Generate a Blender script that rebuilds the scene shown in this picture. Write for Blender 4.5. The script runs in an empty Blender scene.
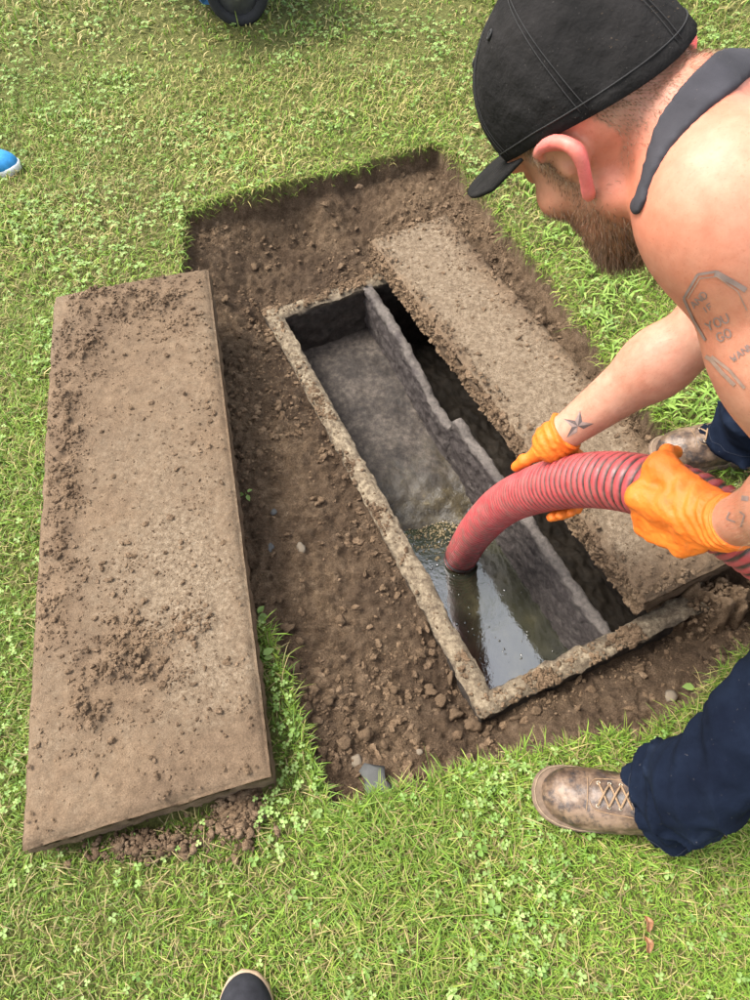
import bpy, bmesh, math, random
import numpy as np
from mathutils import Vector, Matrix
from mathutils.bvhtree import BVHTree
rng = np.random.default_rng(11); random.seed(5)
sc = bpy.context.scene
COL = sc.collection
# ------------------------------------------------------------------ camera
F_PX, PITCH, ROLL, CAM_H = 700.0, math.radians(58), math.radians(-5), 1.5
_fw = np.array([0, math.cos(PITCH), -math.sin(PITCH)])
_r0 = np.array([1.0, 0, 0]); _u0 = np.cross(_r0, _fw)
_rt = math.cos(ROLL)*_r0 + math.sin(ROLL)*_u0
_up = -math.sin(ROLL)*_r0 + math.cos(ROLL)*_u0
CAM = np.array([0, 0, CAM_H])
def P(x, y, d):                     # photo pixel at a given depth -> world point
    return CAM + d*(_fw + (x-375)/F_PX*_rt - (y-500)/F_PX*_up)
def G(x, y, z=0.0):                 # photo pixel -> point on the level z
    d = _fw + (x-375)/F_PX*_rt - (y-500)/F_PX*_up
    return CAM + (z-CAM_H)/d[2]*d
cam_d = bpy.data.cameras.new('camera'); cam_d.sensor_fit = 'HORIZONTAL'; cam_d.sensor_width = 36
cam_d.lens = 36*F_PX/750; cam_d.clip_start = 0.02; cam_d.clip_end = 500
cam = bpy.data.objects.new('camera', cam_d); COL.objects.link(cam); sc.camera = cam
M = Matrix.Identity(4)
for i in range(3):
    M[i][0] = _rt[i]; M[i][1] = _up[i]; M[i][2] = -_fw[i]; M[i][3] = CAM[i]
cam.matrix_world = M
# ------------------------------------------------------------------ sky, sun, exposure
SUN_EL, SUN_AZ = math.radians(60), math.radians(-72)      # azimuth from +Y towards +X
w = bpy.data.worlds.new('World'); sc.world = w; w.use_nodes = True
nt = w.node_tree; nt.nodes.clear()
sky = nt.nodes.new('ShaderNodeTexSky'); sky.sky_type = 'NISHITA'; sky.sun_disc = False
sky.sun_elevation = SUN_EL; sky.sun_rotation = SUN_AZ; sky.dust_density = 4; sky.air_density = 1.2
hs = nt.nodes.new('ShaderNodeHueSaturation'); hs.inputs['Saturation'].default_value = 0.42
bg = nt.nodes.new('ShaderNodeBackground'); bg.inputs['Strength'].default_value = 0.15
wo = nt.nodes.new('ShaderNodeOutputWorld')
nt.links.new(sky.outputs[0], hs.inputs['Color']); nt.links.new(hs.outputs[0], bg.inputs[0]); nt.links.new(bg.outputs[0], wo.inputs[0])
sun_d = bpy.data.lights.new('sun', 'SUN'); sun_d.energy = 1.5; sun_d.angle = math.radians(24); sun_d.color = (1, .96, .9)
sun = bpy.data.objects.new('sun', sun_d); COL.objects.link(sun)
_sd = Vector((math.sin(SUN_AZ)*math.cos(SUN_EL), math.cos(SUN_AZ)*math.cos(SUN_EL), math.sin(SUN_EL)))
sun.rotation_euler = _sd.to_track_quat('Z', 'Y').to_euler()
sc.view_settings.view_transform = 'Standard'; sc.view_settings.look = 'None'
sc.view_settings.exposure = 1.6; sc.view_settings.gamma = 1
sc.cycles.use_denoising = True
sc.cycles.max_bounces = 6; sc.cycles.transparent_max_bounces = 6
# ------------------------------------------------------------------ helpers
def mesh_np(name, V, Fq, smooth=True):
    """V (n,3); Fq: list of (m,k) index arrays (tris or quads)"""
    me = bpy.data.meshes.new(name)
    V = np.asarray(V, np.float32)
    if not isinstance(Fq, (list, tuple)): Fq = [Fq]
    Fq = [np.asarray(f, np.int32) for f in Fq if len(f)]
    loops = np.concatenate([f.ravel() for f in Fq])
    tot = np.concatenate([np.full(len(f), f.shape[1], np.int32) for f in Fq])
    start = np.concatenate([[0], np.cumsum(tot)[:-1]]).astype(np.int32)
    me.vertices.add(len(V)); me.vertices.foreach_set('co', V.ravel())
    me.loops.add(len(loops)); me.loops.foreach_set('vertex_index', loops)
    me.polygons.add(len(tot)); me.polygons.foreach_set('loop_start', start)
    if hasattr(me.polygons[0], 'loop_total'):
        try: me.polygons.foreach_set('loop_total', tot)
        except Exception: pass
    me.polygons.foreach_set('use_smooth', np.full(len(tot), smooth, bool))
    me.update(calc_edges=True); me.validate()
    return me
def attr_f(me, name, vals):
    a = me.attributes.new(name, 'FLOAT', 'POINT'); a.data.foreach_set('value', np.asarray(vals, np.float32))
def attr_c(me, name, vals):
    vals = np.asarray(vals, np.float32)
    if vals.shape[1] == 3: vals = np.concatenate([vals, np.ones((len(vals), 1), np.float32)], 1)
    a = me.attributes.new(name, 'FLOAT_COLOR', 'POINT'); a.data.foreach_set('color', vals.ravel())
def obj(name, me, m=None, parent=None, label=None, cat=None, group=None, kind=None):
    o = bpy.data.objects.new(name, me); COL.objects.link(o)
    if m is not None and me is not None and not me.materials: me.materials.append(m)
    if parent is not None: o.parent = parent
    if label: o['label'] = label
    if cat: o['category'] = cat
    if group: o['group'] = group
    if kind: o['kind'] = kind
    return o
def thing(name, label, cat, loc=(0, 0, 0), group=None):
    o = bpy.data.objects.new(name, None); COL.objects.link(o); o.location = loc; o.empty_display_size = .1
    o['label'] = label; o['category'] = cat
    if group: o['group'] = group
    return o
def child(name, me, m, root):           # mesh in world coordinates, parented to an empty that has a location
    o = obj(name, me, m); o.parent = root
    o.matrix_parent_inverse = Matrix.Translation(-Vector(root.location))
    return o
def unit(v): v = np.asarray(v, float); return v/np.linalg.norm(v)
def sstep(a, b, x): t = np.clip((x-a)/(b-a), 0, 1); return t*t*(3-2*t)
def _hash(ix, iy, iz, s):
    h = (ix.astype(np.int64)*374761393 + iy.astype(np.int64)*668265263 + iz.astype(np.int64)*2147483647 + s*974634777) & 0xffffffff
    h = ((h ^ (h >> 13))*1274126177) & 0xffffffff
    h = h ^ (h >> 16)
    return (h & 0xffffff)/float(0xffffff)
def vn2(x, y, s=0):
    ix, iy = np.floor(x), np.floor(y); fx, fy = x-ix, y-iy
    fx = fx*fx*(3-2*fx); fy = fy*fy*(3-2*fy); z = np.zeros_like(ix)
    a = _hash(ix, iy, z, s); b = _hash(ix+1, iy, z, s); c = _hash(ix, iy+1, z, s); d = _hash(ix+1, iy+1, z, s)
    return (a*(1-fx)+b*fx)*(1-fy)+(c*(1-fx)+d*fx)*fy-.5
def fbm2(x, y, sc_, o=4, s=0, g=.5):
    v = 0; a = 1
    for i in range(o): v = v+a*vn2(x*sc_, y*sc_, s+i*7); sc_ *= 2.03; a *= g
    return v
def vn3(p, s=0):
    i = np.floor(p); f = p-i; f = f*f*(3-2*f); r = 0
    for dx in (0, 1):
        for dy in (0, 1):
            for dz in (0, 1):
                r = r+_hash(i[:, 0]+dx, i[:, 1]+dy, i[:, 2]+dz, s)*np.where(dx, f[:, 0], 1-f[:, 0])*np.where(dy, f[:, 1], 1-f[:, 1])*np.where(dz, f[:, 2], 1-f[:, 2])
    return r-.5
def fbm3(p, sc_, o=3, s=0, g=.5):
    v = 0; a = 1
    for i in range(o): v = v+a*vn3(p*sc_, s+i*7); sc_ *= 2.03; a *= g
    return v
def grid_faces(n, m, off=0, flip=False):       # n rows, m cols of vertices
    i, j = np.meshgrid(np.arange(n-1), np.arange(m-1), indexing='ij'); a = (i*m+j).ravel()+off
    f = np.stack([a, a+1, a+m+1, a+m], 1)
    return f[:, ::-1] if flip else f
def tube(pts, rad, seg=12, cap=True):
    """swept tube with parallel-transport frame -> V, faces"""
    pts = np.asarray(pts, float); n = len(pts); rad = np.broadcast_to(rad, n)
    T = np.gradient(pts, axis=0); T /= np.linalg.norm(T, axis=1)[:, None]
    N = np.zeros_like(pts); a = np.array([0, 0, 1.0]) if abs(T[0, 2]) < .9 else np.array([1.0, 0, 0])
    N[0] = unit(a-T[0]*(a@T[0]))
    for i in range(1, n): v = N[i-1]-T[i]*(N[i-1]@T[i]); N[i] = unit(v)
    B = np.cross(T, N); th = np.linspace(0, 2*np.pi, seg, endpoint=False)
    V = pts[:, None]+rad[:, None, None]*(np.cos(th)[None, :, None]*N[:, None]+np.sin(th)[None, :, None]*B[:, None])
    V = V.reshape(-1, 3); i, j = np.meshgrid(np.arange(n-1), np.arange(seg), indexing='ij')
    a = i*seg+j; b = i*seg+(j+1) % seg
    Fq = np.stack([a, b, b+seg, a+seg], -1).reshape(-1, 4)
    if cap:
        c0, c1 = len(V), len(V)+1; V = np.concatenate([V, pts[:1], pts[-1:]])
        jj = np.arange(seg); t0 = np.stack([np.full(seg, c0), (jj+1) % seg, jj], 1)
        e = (n-1)*seg; t1 = np.stack([np.full(seg, c1), e+jj, e+(jj+1) % seg], 1)
        return V, [Fq, np.concatenate([t0, t1])]
    return V, [Fq]
def merge(parts):
    Vs = []; Fs = {}; off = 0
    for V, FF in parts:
        Vs.append(np.asarray(V, float))
        for f in (FF if isinstance(FF, list) else [FF]):
            f = np.asarray(f); Fs.setdefault(f.shape[1], []).append(f+off)
        off += len(V)
    return np.concatenate(Vs), [np.concatenate(v) for v in Fs.values()]
def spline(pts, n):
    """Catmull-Rom through pts"""
    p = np.asarray(pts, float); p = np.concatenate([[2*p[0]-p[1]], p, [2*p[-1]-p[-2]]])
    k = len(p)-3; t = np.linspace(0, k-1e-9, n); i = np.floor(t).astype(int); u = (t-i)[:, None]
    a, b, c, d = p[i], p[i+1], p[i+2], p[i+3]
    return .5*((2*b)+(-a+c)*u+(2*a-5*b+4*c-d)*u*u+(-a+3*b-3*c+d)*u**3)
def rbox(c, half, bev=.004, rot=None):
    bm = bmesh.new(); bmesh.ops.create_cube(bm, size=2)
    for v in bm.verts: v.co = Vector((v.co.x*half[0], v.co.y*half[1], v.co.z*half[2]))
    if bev: bmesh.ops.bevel(bm, geom=list(bm.edges), offset=bev, segments=2, affect='EDGES', profile=.5)
    bm.verts.ensure_lookup_table()
    V = np.array([v.co[:] for v in bm.verts]); 
    Fs = {}
    for f in bm.faces: Fs.setdefault(len(f.verts), []).append([v.index for v in f.verts])
    bm.free()
    if rot is not None: V = V@np.asarray(rot).T
    return V+np.asarray(c), [np.array(v) for v in Fs.values()]
# ------------------------------------------------------------------ materials
class NT:
    def __init__(s, name):
        s.m = bpy.data.materials.new(name); s.m.use_nodes = True; s.t = s.m.node_tree
        s.b = s.t.nodes['Principled BSDF']; s.o = s.t.nodes['Material Output']
        s.tc = s.t.nodes.new('ShaderNodeTexCoord')
    def new(s, k, **kw):
        n = s.t.nodes.new(k)
        for a, v in kw.items(): setattr(n, a, v)
        return n
    def link(s, a, b): s.t.links.new(a, b)
    def noise(s, scale, detail=5, rough=.55, vec=None):
        n = s.new('ShaderNodeTexNoise'); n.inputs['Scale'].default_value = scale; n.inputs['Detail'].default_value = detail
        n.inputs['Roughness'].default_value = rough; s.link(vec or s.tc.outputs['Object'], n.inputs['Vector']); return n.outputs['Fac']
    def ramp(s, fac, stops):
        r = s.new('ShaderNodeValToRGB'); e = r.color_ramp.elements
        while len(e) < len(stops): e.new(.5)
        for el, (p, c) in zip(e, stops): el.position = p; el.color = (*c, 1) if len(c) == 3 else c
        s.link(fac, r.inputs[0]); return r.outputs[0]
    def attr(s, name, out='Fac'):
        a = s.new('ShaderNodeAttribute'); a.attribute_name = name; return a.outputs[out]
    def mix(s, fac, a, b, mode='MIX'):
        n = s.new('ShaderNodeMix'); n.data_type = 'RGBA'; n.blend_type = mode
        for i, v in ((0, fac), (6, a), (7, b)):
            if hasattr(v, 'is_output'): s.link(v, n.inputs[i])
            else: n.inputs[i].default_value = v if i == 0 else ((*v, 1) if len(v) == 3 else v)
        return n.outputs[2]
    def math(s, op, a, b=None, clamp=False):
        n = s.new('ShaderNodeMath', operation=op); n.use_clamp = clamp
        for i, v in ((0, a), (1, b)):
            if v is None: continue
            if hasattr(v, 'is_output'): s.link(v, n.inputs[i])
            else: n.inputs[i].default_value = v
        return n.outputs[0]
    def bump(s, h, strength=.5, dist=.01, prev=None):
        n = s.new('ShaderNodeBump'); n.inputs['Strength'].default_value = strength; n.inputs['Distance'].default_value = dist
        s.link(h, n.inputs['Height'])
        if prev is not None: s.link(prev, n.inputs['Normal'])
        return n.outputs[0]
    def setin(s, **kw):
        for k, v in kw.items():
            i = s.b.inputs[k.replace('_', ' ')]
            if hasattr(v, 'is_output'): s.link(v, i)
            else: i.default_value = (*v, 1) if isinstance(v, tuple) and len(v) == 3 else v
        return s
def simple(name, col, rough=.6, var=.25, scale=60, bump=.15, bscale=250, spec=.4, metal=0.0, dist=.003):
    n = NT(name)
    f = n.noise(scale, 5)
    c = n.ramp(f, [(.25, tuple(x*(1-var) for x in col)), (.75, tuple(min(1, x*(1+var)) for x in col))])
    n.setin(Base_Color=c, Roughness=rough, Specular_IOR_Level=spec, Metallic=metal)
    if bump: n.setin(Normal=n.bump(n.noise(bscale, 3), bump, dist))
    return n.m
def attr_mat(name, rough=.6, spec=.3, bump=0, bscale=300, trans=0, dist=.002):
    n = NT(name); c = n.attr('col', 'Color'); n.setin(Base_Color=c, Roughness=rough, Specular_IOR_Level=spec)
    if bump: n.setin(Normal=n.bump(n.noise(bscale, 3), bump, dist))
    if trans:
        t = n.new('ShaderNodeBsdfTranslucent'); n.link(c, t.inputs['Color']); mx = n.new('ShaderNodeMixShader'); mx.inputs[0].default_value = trans
        n.link(n.b.outputs[0], mx.inputs[1]); n.link(t.outputs[0], mx.inputs[2]); n.link(mx.outputs[0], n.o.inputs[0])
    return n.m
def soil_colour(n):
    big = n.noise(5, 4); mid = n.noise(38, 6, .65); fine = n.noise(320, 4, .7)
    c = n.ramp(mid, [(.25, (.080, .053, .033)), (.5, (.172, .120, .078)), (.78, (.275, .203, .140))])
    c2 = n.ramp(big, [(.35, (.70, .66, .62)), (.65, (1.12, 1.08, 1.0))])
    c = n.mix(1.0, c, c2, 'MULTIPLY')
    g = n.ramp(fine, [(.32, (.48, .46, .44)), (.68, (1.3, 1.3, 1.3))])
    return n.mix(1.0, c, g, 'MULTIPLY'), fine, mid
def m_ground():
    n = NT('earth'); c, fine, mid = soil_colour(n)
    th = n.ramp(n.noise(60, 6, .7), [(.3, (.07, .08, .02)), (.55, (.15, .155, .045)), (.75, (.28, .235, .10))])
    k = n.attr('pit')
    moist = n.attr('moist'); c = n.mix(n.math('MULTIPLY', moist, .6), c, (.055, .036, .024))
    n.setin(Base_Color=n.mix(k, th, c), Roughness=.95, Specular_IOR_Level=.15)
    n.setin(Normal=n.bump(fine, .9, .005, n.bump(n.noise(110, 5, .7), 1.0, .014)))
    return n.m
def m_soil():
    n = NT('loose_soil'); c, fine, mid = soil_colour(n)
    n.setin(Base_Color=c, Roughness=.95, Specular_IOR_Level=.15, Normal=n.bump(fine, .7, .004)); return n.m
def m_slab():
    n = NT('dirty_concrete_lid'); c, fine, mid = soil_colour(n)
    con = n.ramp(n.noise(90, 6, .7), [(.3, (.09, .064, .042)), (.5, (.165, .124, .084)), (.72, (.27, .217, .157))])
    sp = n.ramp(n.noise(420, 2, .6), [(.35, (.7, .68, .66)), (.62, (1.18, 1.15, 1.1))]); con = n.mix(1., con, sp, 'MULTIPLY')
    k = n.math('ADD', n.attr('dirt'), n.math('MULTIPLY', n.math('SUBTRACT', n.noise(30, 6, .7), .5), .9), True)
    k = n.ramp(k, [(.25, (0, 0, 0)), (.75, (1, 1, 1))])
    n.setin(Base_Color=n.mix(k, con, n.mix(.4, c, (.135, .095, .062))), Roughness=.93, Specular_IOR_Level=.15)
    n.setin(Normal=n.bump(fine, .6, .003, n.bump(n.noise(130, 5, .7), .5, .006))); return n.m
def m_tank():
    n = NT('tank_concrete'); z = n.new('ShaderNodeSeparateXYZ'); g = n.new('ShaderNodeNewGeometry'); n.link(g.outputs['Position'], z.inputs[0])
    pale = n.ramp(n.noise(70, 6, .7), [(.30, (.07, .05, .033)), (.45, (.14, .105, .068)), (.58, (.24, .19, .125)), (.8, (.40, .335, .235))])
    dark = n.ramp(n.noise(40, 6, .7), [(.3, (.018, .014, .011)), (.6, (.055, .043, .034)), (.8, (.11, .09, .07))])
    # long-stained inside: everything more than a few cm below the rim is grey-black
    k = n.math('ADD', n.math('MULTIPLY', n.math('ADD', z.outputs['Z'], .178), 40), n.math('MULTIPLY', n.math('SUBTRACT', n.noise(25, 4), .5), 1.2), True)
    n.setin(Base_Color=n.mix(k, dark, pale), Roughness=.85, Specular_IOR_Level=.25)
    n.setin(Normal=n.bump(n.noise(260, 4, .7), .7, .004, n.bump(n.noise(60, 5, .6), .5, .01))); return n.m
def m_baffle():
    n = NT('stained_baffle_concrete')
    tp = n.attr('dry')  # only marks closeness to the divider's top edge, where the colour is paler
    c = n.ramp(n.noise(45, 6, .7), [(.28, (.026, .020, .018)), (.5, (.068, .055, .05)), (.75, (.14, .12, .105))])
    c = n.mix(tp, c, n.ramp(n.noise(70, 5, .7), [(.3, (.07, .06, .052)), (.7, (.18, .152, .13))]))
    n.setin(Base_Color=c, Roughness=.75, Specular_IOR_Level=.3)
    n.setin(Normal=n.bump(n.noise(300, 4, .7), .6, .003, n.bump(n.noise(70, 5, .7), .7, .012))); return n.m
def m_crust():
    n = NT('scum_crust'); wet = n.attr('wet')
    c = n.ramp(n.noise(50, 6, .7), [(.30, (.020, .016, .013)), (.5, (.058, .047, .038)), (.72, (.12, .10, .082))]); c = n.mix(1., c, n.ramp(n.noise(9, 5, .65), [(.38, (.45, .42, .40)), (.62, (1.15, 1.12, 1.08))]), 'MULTIPLY')
    c = n.mix(wet, c, n.ramp(n.noise(30, 5, .7), [(.3, (.02, .016, .01)), (.6, (.07, .055, .03)), (.8, (.24, .19, .09))]))
    r = n.math('SUBTRACT', .72, n.math('MULTIPLY', wet, .55))
    n.setin(Base_Color=c, Roughness=r, Specular_IOR_Level=.35)
    n.setin(Normal=n.bump(n.noise(160, 5, .7), .5, .004, n.bump(n.noise(30, 4), .4, .01))); return n.m
def m_water():
    n = NT('septic_water')
    c = n.ramp(n.noise(14, 5, .6), [(.3, (.014, .015, .009)), (.58, (.036, .035, .020)), (.8, (.085, .075, .040))])
    n.setin(Base_Color=c, Roughness=.04, Specular_IOR_Level=1.0, IOR=1.85)
    n.setin(Normal=n.bump(n.noise(26, 4, .55), .06, .01, n.bump(n.noise(110, 3), .05, .003))); return n.m
MAT = dict(ground=m_ground(), soil=m_soil(), slab=m_slab(), tank=m_tank(), baffle=m_baffle(), crust=m_crust(), water=m_water(),
           grass=attr_mat('grass_blades', .55, .35, trans=.22), stone=simple('grey_stone', (.085, .085, .08), .8, .3, 40, .4, 200),
           pebble=simple('pale_pebble', (.17, .135, .095), .85, .3, 60, .3, 250))
# ------------------------------------------------------------------ layout of the dig
RIM = -.15
O0 = G(283, 315, RIM); ON = G(491, 688, RIM)
TU = unit(ON-O0); TV = np.array([-TU[1], TU[0], 0.0])        # along the tank (far -> near), across (left -> right)
TL = float(np.linalg.norm(ON-O0))
OPEN_W = float((G(630, 613, RIM)-ON)@TV)
def T(u, v, z): return O0[:2][None]*0+0 if False else np.array([O0[0]+TU[0]*u+TV[0]*v, O0[1]+TU[1]*u+TV[1]*v, z])
def Tn(u, v): return O0[0]+TU[0]*u+TV[0]*v, O0[1]+TU[1]*u+TV[1]*v
def to_uv(x, y): dx, dy = x-O0[0], y-O0[1]; return dx*TU[0]+dy*TU[1], dx*TV[0]+dy*TV[1]
SL_TOP = -.05
s_d = G(674, 597, SL_TOP); s_a = G(383, 236, SL_TOP); s_b = G(463, 209, SL_TOP)
SLAB_W = float(np.linalg.norm(s_b-s_a))-.012; WALL = .055
TW = OPEN_W+SLAB_W-.13
print('tank L %.2f open %.2f slabw %.2f total %.2f' % (TL, OPEN_W, SLAB_W, TW))
LID_TOP = .11
LID = [G(*p, LID_TOP)[:2] for p in ((52, 293), (207, 265), (270, 775), (18, 850))]
PIT_PX = [(183, 214), (215, 200), (250, 190), (290, 181), (345, 167), (400, 152), (440, 143), (458, 165), (480, 190), (512, 230), (545, 272), (578, 315), (606, 356),
          (632, 392), (672, 432), (712, 470), (760, 520), (830, 560), (860, 610), (800, 640), (745, 655), (705, 690), (650, 733), (600, 742), (540, 752), (500, 765), (450, 778), (392, 793),
          (352, 812), (330, 826), (318, 780), (300, 730), (284, 680), (266, 630), (240, 600), (215, 500), (190, 400), (176, 300), (183, 262)]
PIT = np.array([G(*p, 0)[:2] for p in PIT_PX])
def poly_sd(poly, x, y):            # signed distance, positive inside
    shp = x.shape; x = x.ravel(); y = y.ravel(); d2 = np.full(x.shape, 1e9); ins = np.zeros(x.shape, bool); n = len(poly)
    for i in range(n):
        a = poly[i]; b = poly[(i+1) % n]; e = b-a; wx, wy = x-a[0], y-a[1]
        t = np.clip((wx*e[0]+wy*e[1])/(e@e), 0, 1); d2 = np.minimum(d2, (wx-t*e[0])**2+(wy-t*e[1])**2)
        c = ((a[1] <= y) & (b[1] > y)) | ((b[1] <= y) & (a[1] > y))
        xi = a[0]+(y-a[1])/(e[1] if abs(e[1]) > 1e-12 else 1e-12)*e[0]; ins ^= c & (x < xi)
    return (np.sqrt(d2)*np.where(ins, 1, -1)).reshape(shp)
CTRL = [(200, 215, -.06), (200, 250, -.06), (280, 195, -.07), (340, 185, -.07), (430, 160, -.07), (450, 185, -.075), (410, 185, -.08),
        (230, 240, -.09), (262, 250, -.16), (305, 240, -.19), (330, 205, -.08), (355, 225, -.15), (375, 240, -.16), (240, 290, -.17), (330, 262, -.185), (385, 215, -.09),
        (215, 300, -.09), (222, 400, -.08), (235, 500, -.07), (245, 580, -.055), (258, 320, -.175), (300, 420, -.165), (360, 530, -.165), (420, 640, -.165), (460, 715, -.18),
        (262, 420, -.135), (300, 500, -.125), (300, 600, -.09), (350, 650, -.115), (400, 720, -.12), (330, 790, -.05), (300, 700, -.05), (350, 770, -.07), (420, 760, -.08),
        (500, 725, -.20), (560, 695, -.21), (620, 668, -.23), (680, 640, -.24), (560, 738, -.09), (640, 705, -.14), (700, 660, -.17), (740, 620, -.2), (740, 580, -.18),
        (480, 215, -.06), (540, 290, -.06), (590, 370, -.06), (640, 430, -.05), (700, 520, -.08), (760, 560, -.1)]
_cp = np.array([G(*c)[:2] for c in CTRL]); _cz = np.array([c[2] for c in CTRL])
def _phi(r): return r
_A = np.linalg.norm(_cp[:, None]-_cp[None], axis=2)
_n = len(_cp); _K = np.block([[_phi(_A)+np.eye(_n)*-.0, np.ones((_n, 1))], [np.ones((1, _n)), np.zeros((1, 1))]])
_wt = np.linalg.solve(_K, np.concatenate([_cz, [0]]))
def rbf(x, y):
    shp = x.shape; x = x.ravel(); y = y.ravel(); o = np.full(x.shape, _wt[-1])
    for i in range(_n): o = o+_wt[i]*np.hypot(x-_cp[i, 0], y-_cp[i, 1])
    return o.reshape(shp)
SLAB_UV = [to_uv(*s_a[:2]), to_uv(*s_b[:2]), to_uv(*s_d[:2])]
SLAB_U0, SLAB_U1 = SLAB_UV[0][0]-.01, SLAB_UV[2][0]-.02
_f = to_uv(*G(377, 271, RIM)[:2]); _q = to_uv(*G(631, 613, RIM)[:2])
def SV0(u): return _f[1]+(_q[1]-_f[1])*(u-_f[0])/(_q[0]-_f[0])      # the slab lies slightly askew on the tank
def SV1(u): return SV0(u)+SLAB_W
print('slab u', SLAB_U0, SLAB_U1, SLAB_UV)
def terrain(x, y):
    wx = x+.02*fbm2(x, y, 18, 3, 3); wy = y+.02*fbm2(x, y, 18, 3, 9)
    sd = poly_sd(PIT, wx, wy); k = sstep(0.0, .014, sd)
    zin = rbf(x, y)
    far = sstep(0, .05, sd)
    rough = .016*fbm2(x, y, 9, 3, 21)+far*(.018*np.abs(fbm2(x, y, 26, 3, 33))+.019*fbm2(x, y, 60, 3, 40, .6))
    zin = zin+rough-.006
    u, v = to_uv(x, y)
    near = np.maximum(np.maximum(-WALL-u, u-(TL+WALL)), np.maximum(-WALL-v, v-(TW+WALL)))   # distance outside the tank
    zin = np.minimum(zin, np.where(near < .03, RIM-.012+.01*fbm2(x, y, 40, 2, 5)+.2*np.maximum(near, 0), 9))
    ins = (near < -.02)
    z = k*zin+(1-k)*(.012*fbm2(x, y, 3, 3, 50))
    ss = (u > SLAB_U0) & (u < SLAB_U1) & (v > SV0(u)+.03) & (v < SV1(u)-.01)
    z = np.where(ss, np.minimum(z, RIM-.012), z)
    z = np.where(ins, -1.05, z)
    return z, k, sd, near
# ------------------------------------------------------------------ ground sheet (fine in the middle, reaching far out)
def axis(a, b, st, far):
    core = np.arange(a, b, st); lo = [a]; hi = [core[-1]]; s = st
    while hi[-1] < far: s *= 1.35; hi.append(hi[-1]+s)
    s = st
    while lo[-1] > -far: s *= 1.35; lo.append(lo[-1]-s)
    return np.concatenate([lo[:0:-1], core, hi[1:]])
gx = axis(-1.0, 1.35, .0083, 90); gy = axis(-.1, 2.6, .0083, 90)
X, Y = np.meshgrid(gx, gy)
Z, K, SD, NEAR = terrain(X, Y)
Vg = np.stack([X, Y, Z], -1).reshape(-1, 3)
me = mesh_np('lawn_ground', Vg, grid_faces(len(gy), len(gx)))
attr_f(me, 'pit', sstep(.0, .12, K).ravel())
attr_f(me, 'moist', (K*sstep(-.09, -.2, Z)*.6+.6*sstep(.1, .35, fbm2(X, Y, 4, 3, 77))).clip(0, 1).ravel())
obj('lawn_ground', me, MAT['ground'], kind='structure')
def ground_z(x, y): return terrain(np.atleast_1d(np.asarray(x, float)), np.atleast_1d(np.asarray(y, float)))[0]
# ------------------------------------------------------------------ concrete lids
def slab(corners, top, th, st, disp, edge=.013):
    """corners a,b,c,d (far-left, far-right, near-right, near-left) -> fine top and sides"""
    a, b, c, d = [np.asarray(q, float)[:2] for q in corners]
    n = int(max(np.linalg.norm(d-a), np.linalg.norm(c-b))/st)+1; m = int(np.linalg.norm(b-a)/st)+1
    s, t = np.meshgrid(np.linspace(0, 1, n), np.linspace(0, 1, m), indexing='ij')
    xy = (a*((1-s)*(1-t))[..., None]+b*((1-s)*t)[..., None]+c*(s*t)[..., None]+d*(s*(1-t))[..., None])
    Ld = np.linalg.norm(d-a); Lw = np.linalg.norm(b-a)
    ed = np.minimum(np.minimum(s, 1-s)*Ld, np.minimum(t, 1-t)*Lw)
    h, dirt = disp(xy[..., 0], xy[..., 1], s, t)
    chip = .015*np.clip(fbm2(xy[..., 0], xy[..., 1], 22, 3, 61)+.1, 0, 1)
    ztop = top+h*sstep(0, .02, ed)-(edge+chip)*np.exp(-ed/.010)
    V = [np.concatenate([xy, ztop[..., None]], -1).reshape(-1, 3)]; Fs = [grid_faces(n, m)]
    idx = np.arange(n*m).reshape(n, m)
    ring = np.concatenate([idx[0, :], idx[1:, -1], idx[-1, -2::-1], idx[-2:0:-1, 0]])
    base = V[0][ring]; ctr = xy.mean((0, 1)); out = base[:, :2]-ctr
    nrm = np.zeros_like(out)
    for k, i in enumerate(ring):
        r, q = divmod(i, m); v = np.zeros(2)
        if r == 0: v += unit(np.append(a-d, 0))[:2]
        if r == n-1: v += unit(np.append(d-a, 0))[:2]
        if q == 0: v += unit(np.append(a-b, 0))[:2]
        if q == m-1: v += unit(np.append(b-a, 0))[:2]
        nrm[k] = v
    rows = 8; prev = ring; off = n*m
    for r in range(1, rows+1):
        f = r/rows; z = base[:, 2]*(1-f)+(top-th)*f
        bul = .003*math.sin(f*math.pi)-.006*f+.011*fbm3(np.column_stack([base[:, :2], z]), 45, 3, 13)
        p = np.column_stack([base[:, :2]+nrm*bul[:, None], z]); V.append(p); cur = np.arange(off, off+len(ring))
        Fs.append(np.stack([prev, cur, np.roll(cur, -1), np.roll(prev, -1)], 1)[:, ::-1]); prev = cur; off += len(ring)
    V.append(np.array([[ctr[0], ctr[1], top-th]])); cidx = off
    tri = np.stack([prev, np.roll(prev, -1), np.full(len(prev), cidx)], 1)
    Vv = np.concatenate(V); dd = np.concatenate([dirt.ravel(), np.full(len(Vv)-n*m, .95)])
    return Vv, [np.concatenate(Fs)[:, ::-1], tri], dd
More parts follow.
